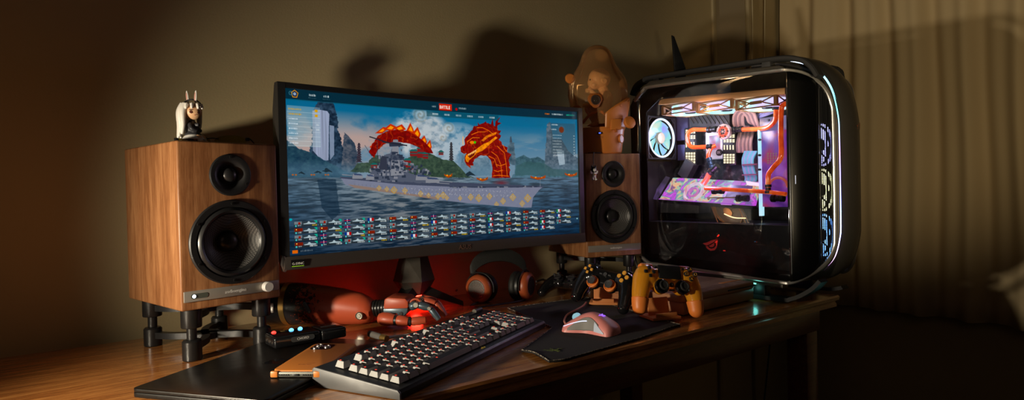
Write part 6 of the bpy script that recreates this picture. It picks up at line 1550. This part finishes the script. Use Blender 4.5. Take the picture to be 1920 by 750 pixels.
def settle(root, z):
    bpy.context.view_layer.update(); lo = 9
    for o in bpy.data.objects:
        q = o
        while q.parent is not None: q = q.parent
        if q is root and o.type == 'MESH':
            mw = o.matrix_world; lo = min(lo, min((mw @ v.co).z for v in o.data.vertices))
    root.location.z += z-lo
ofill = M['orange_trans']
oc = aty(1240, 552, 1.355)
k_ = controller('orange_controller', 'translucent orange game controller with black sticks leaning on an orange stand', Vector((oc.x+.012, 1.355, oc.z+.010)), (rad(-24), rad(7), rad(16)), 'orange_trans', 'orange_solid', 'black_matte', 'black', 'black_gloss', True, 1.02)
settle(k_, .0046)
bc = aty(1138, 538, 1.46)
k_ = controller('black_controller', 'glossy black game controller with yellow buttons and orange stick rings', Vector((bc.x, 1.46, bc.z+.004)), (rad(-34), rad(8), rad(-38)), 'black_gloss', None, 'dark_grey', 'yellow_btn', 'orange_solid', False, .94, 'yellow')
settle(k_, .0046)
dc = atz(1032, 565, .0)
k_ = controller('dark_controller', 'plain black game controller lying between headphones and mouse pad', Vector((dc.x+.056, dc.y+.042, .052)), (rad(-70), rad(0), rad(-38)), 'black_gloss', None, 'black_matte', 'dark_grey', 'black', False, .88, 'plain')
settle(k_, .0048)
# little stands that carry the two front controllers
for (px, py, Y, yw, lb, nm, hh) in ((1244, 601, 1.43, 18, 'orange folded stand propping the translucent orange controller', 'controller_stand', .040), (1132, 573, 1.545, -12, 'small orange stand half hidden behind the glossy black controller', 'controller_stand', .036)):
    p = atz(px, py, 0.); t = thing(nm, lb, 'stand', Vector((p.x, p.y, .0042 if px < 1200 else .0042)), rad(yw))
    MB().box((0, .014, .003), (.070, .060, .006), bev=.001).build('foot_plate', 'orange_card', t)
    MB().box((0, .022, .003+hh/2), (.052, .005, hh), rot=(rad(-14), 0, 0), bev=.001).build('support_plate', 'orange_card', t)
    MB().box((0, -.012, .010), (.052, .004, .010), bev=.001).build('front_lip', 'orange_card', t)
# ================================================================== LIGHT, CAMERA
def area(name, loc, target, size, power, col, spot=None, blend=.8, rad_=.03):
    if spot:
        l = bpy.data.lights.new(name, 'SPOT'); l.spot_size = rad(spot); l.spot_blend = blend; l.shadow_soft_size = rad_
    else:
        l = bpy.data.lights.new(name, 'AREA'); l.size = size
    l.energy = power; l.color = col; o = bpy.data.objects.new(name, l); COL.objects.link(o); o.location = loc
    o.rotation_euler = (Vector(target)-Vector(loc)).to_track_quat('-Z', 'Y').to_euler(); return o
area('warm_lamp', (-.92, .46, .195), (.88, 1.95, .24), 0, 52, (1, .87, .66), spot=99.5, blend=1, rad_=.030)
area('curtain_fill', (.34, .0, .16), (1.50, 2.5, .86), 0, 46, (1, .80, .50), spot=42, blend=.8, rad_=.04)  # added spot that only brightens the curtain side, not a lamp of the room
area('room_glow', (-.6, -1.6, 1.3), (.2, 1.8, .2), 1.2, 1.3, (1, .66, .48))
l = bpy.data.lights.new('red_stand_light', 'POINT'); l.energy = .32; l.color = (1, .02, .01); l.shadow_soft_size = .012
o = bpy.data.objects.new('red_stand_light', l); COL.objects.link(o); o.parent = mon; o.location = (hubx, huby-.005, .028)
w = bpy.data.worlds.new('w'); SC.world = w; w.use_nodes = True; w.node_tree.nodes['Background'].inputs[0].default_value = (.9, .75, .6, 1); w.node_tree.nodes['Background'].inputs[1].default_value = .006
cam = bpy.data.cameras.new('camera'); co = bpy.data.objects.new('camera', cam); COL.objects.link(co)
cam.sensor_width = 36; cam.lens = FP/1920*36; cam.clip_start = .02
m_ = basis(tuple(_C), tuple(_R), tuple(_U), tuple(-_F)); co.matrix_world = m_; SC.camera = co
SC.view_settings.view_transform = 'Standard'; SC.view_settings.look = 'None'; SC.view_settings.gamma = 1; SC.view_settings.use_curve_mapping = False
SC.view_settings.exposure = 0
bpy.context.view_layer.update()
# the desk top was z=0 while building: put the floor at z=0
for o in list(bpy.data.objects):
    if o.parent is None: o.location.z += .75
bpy.context.view_layer.update()
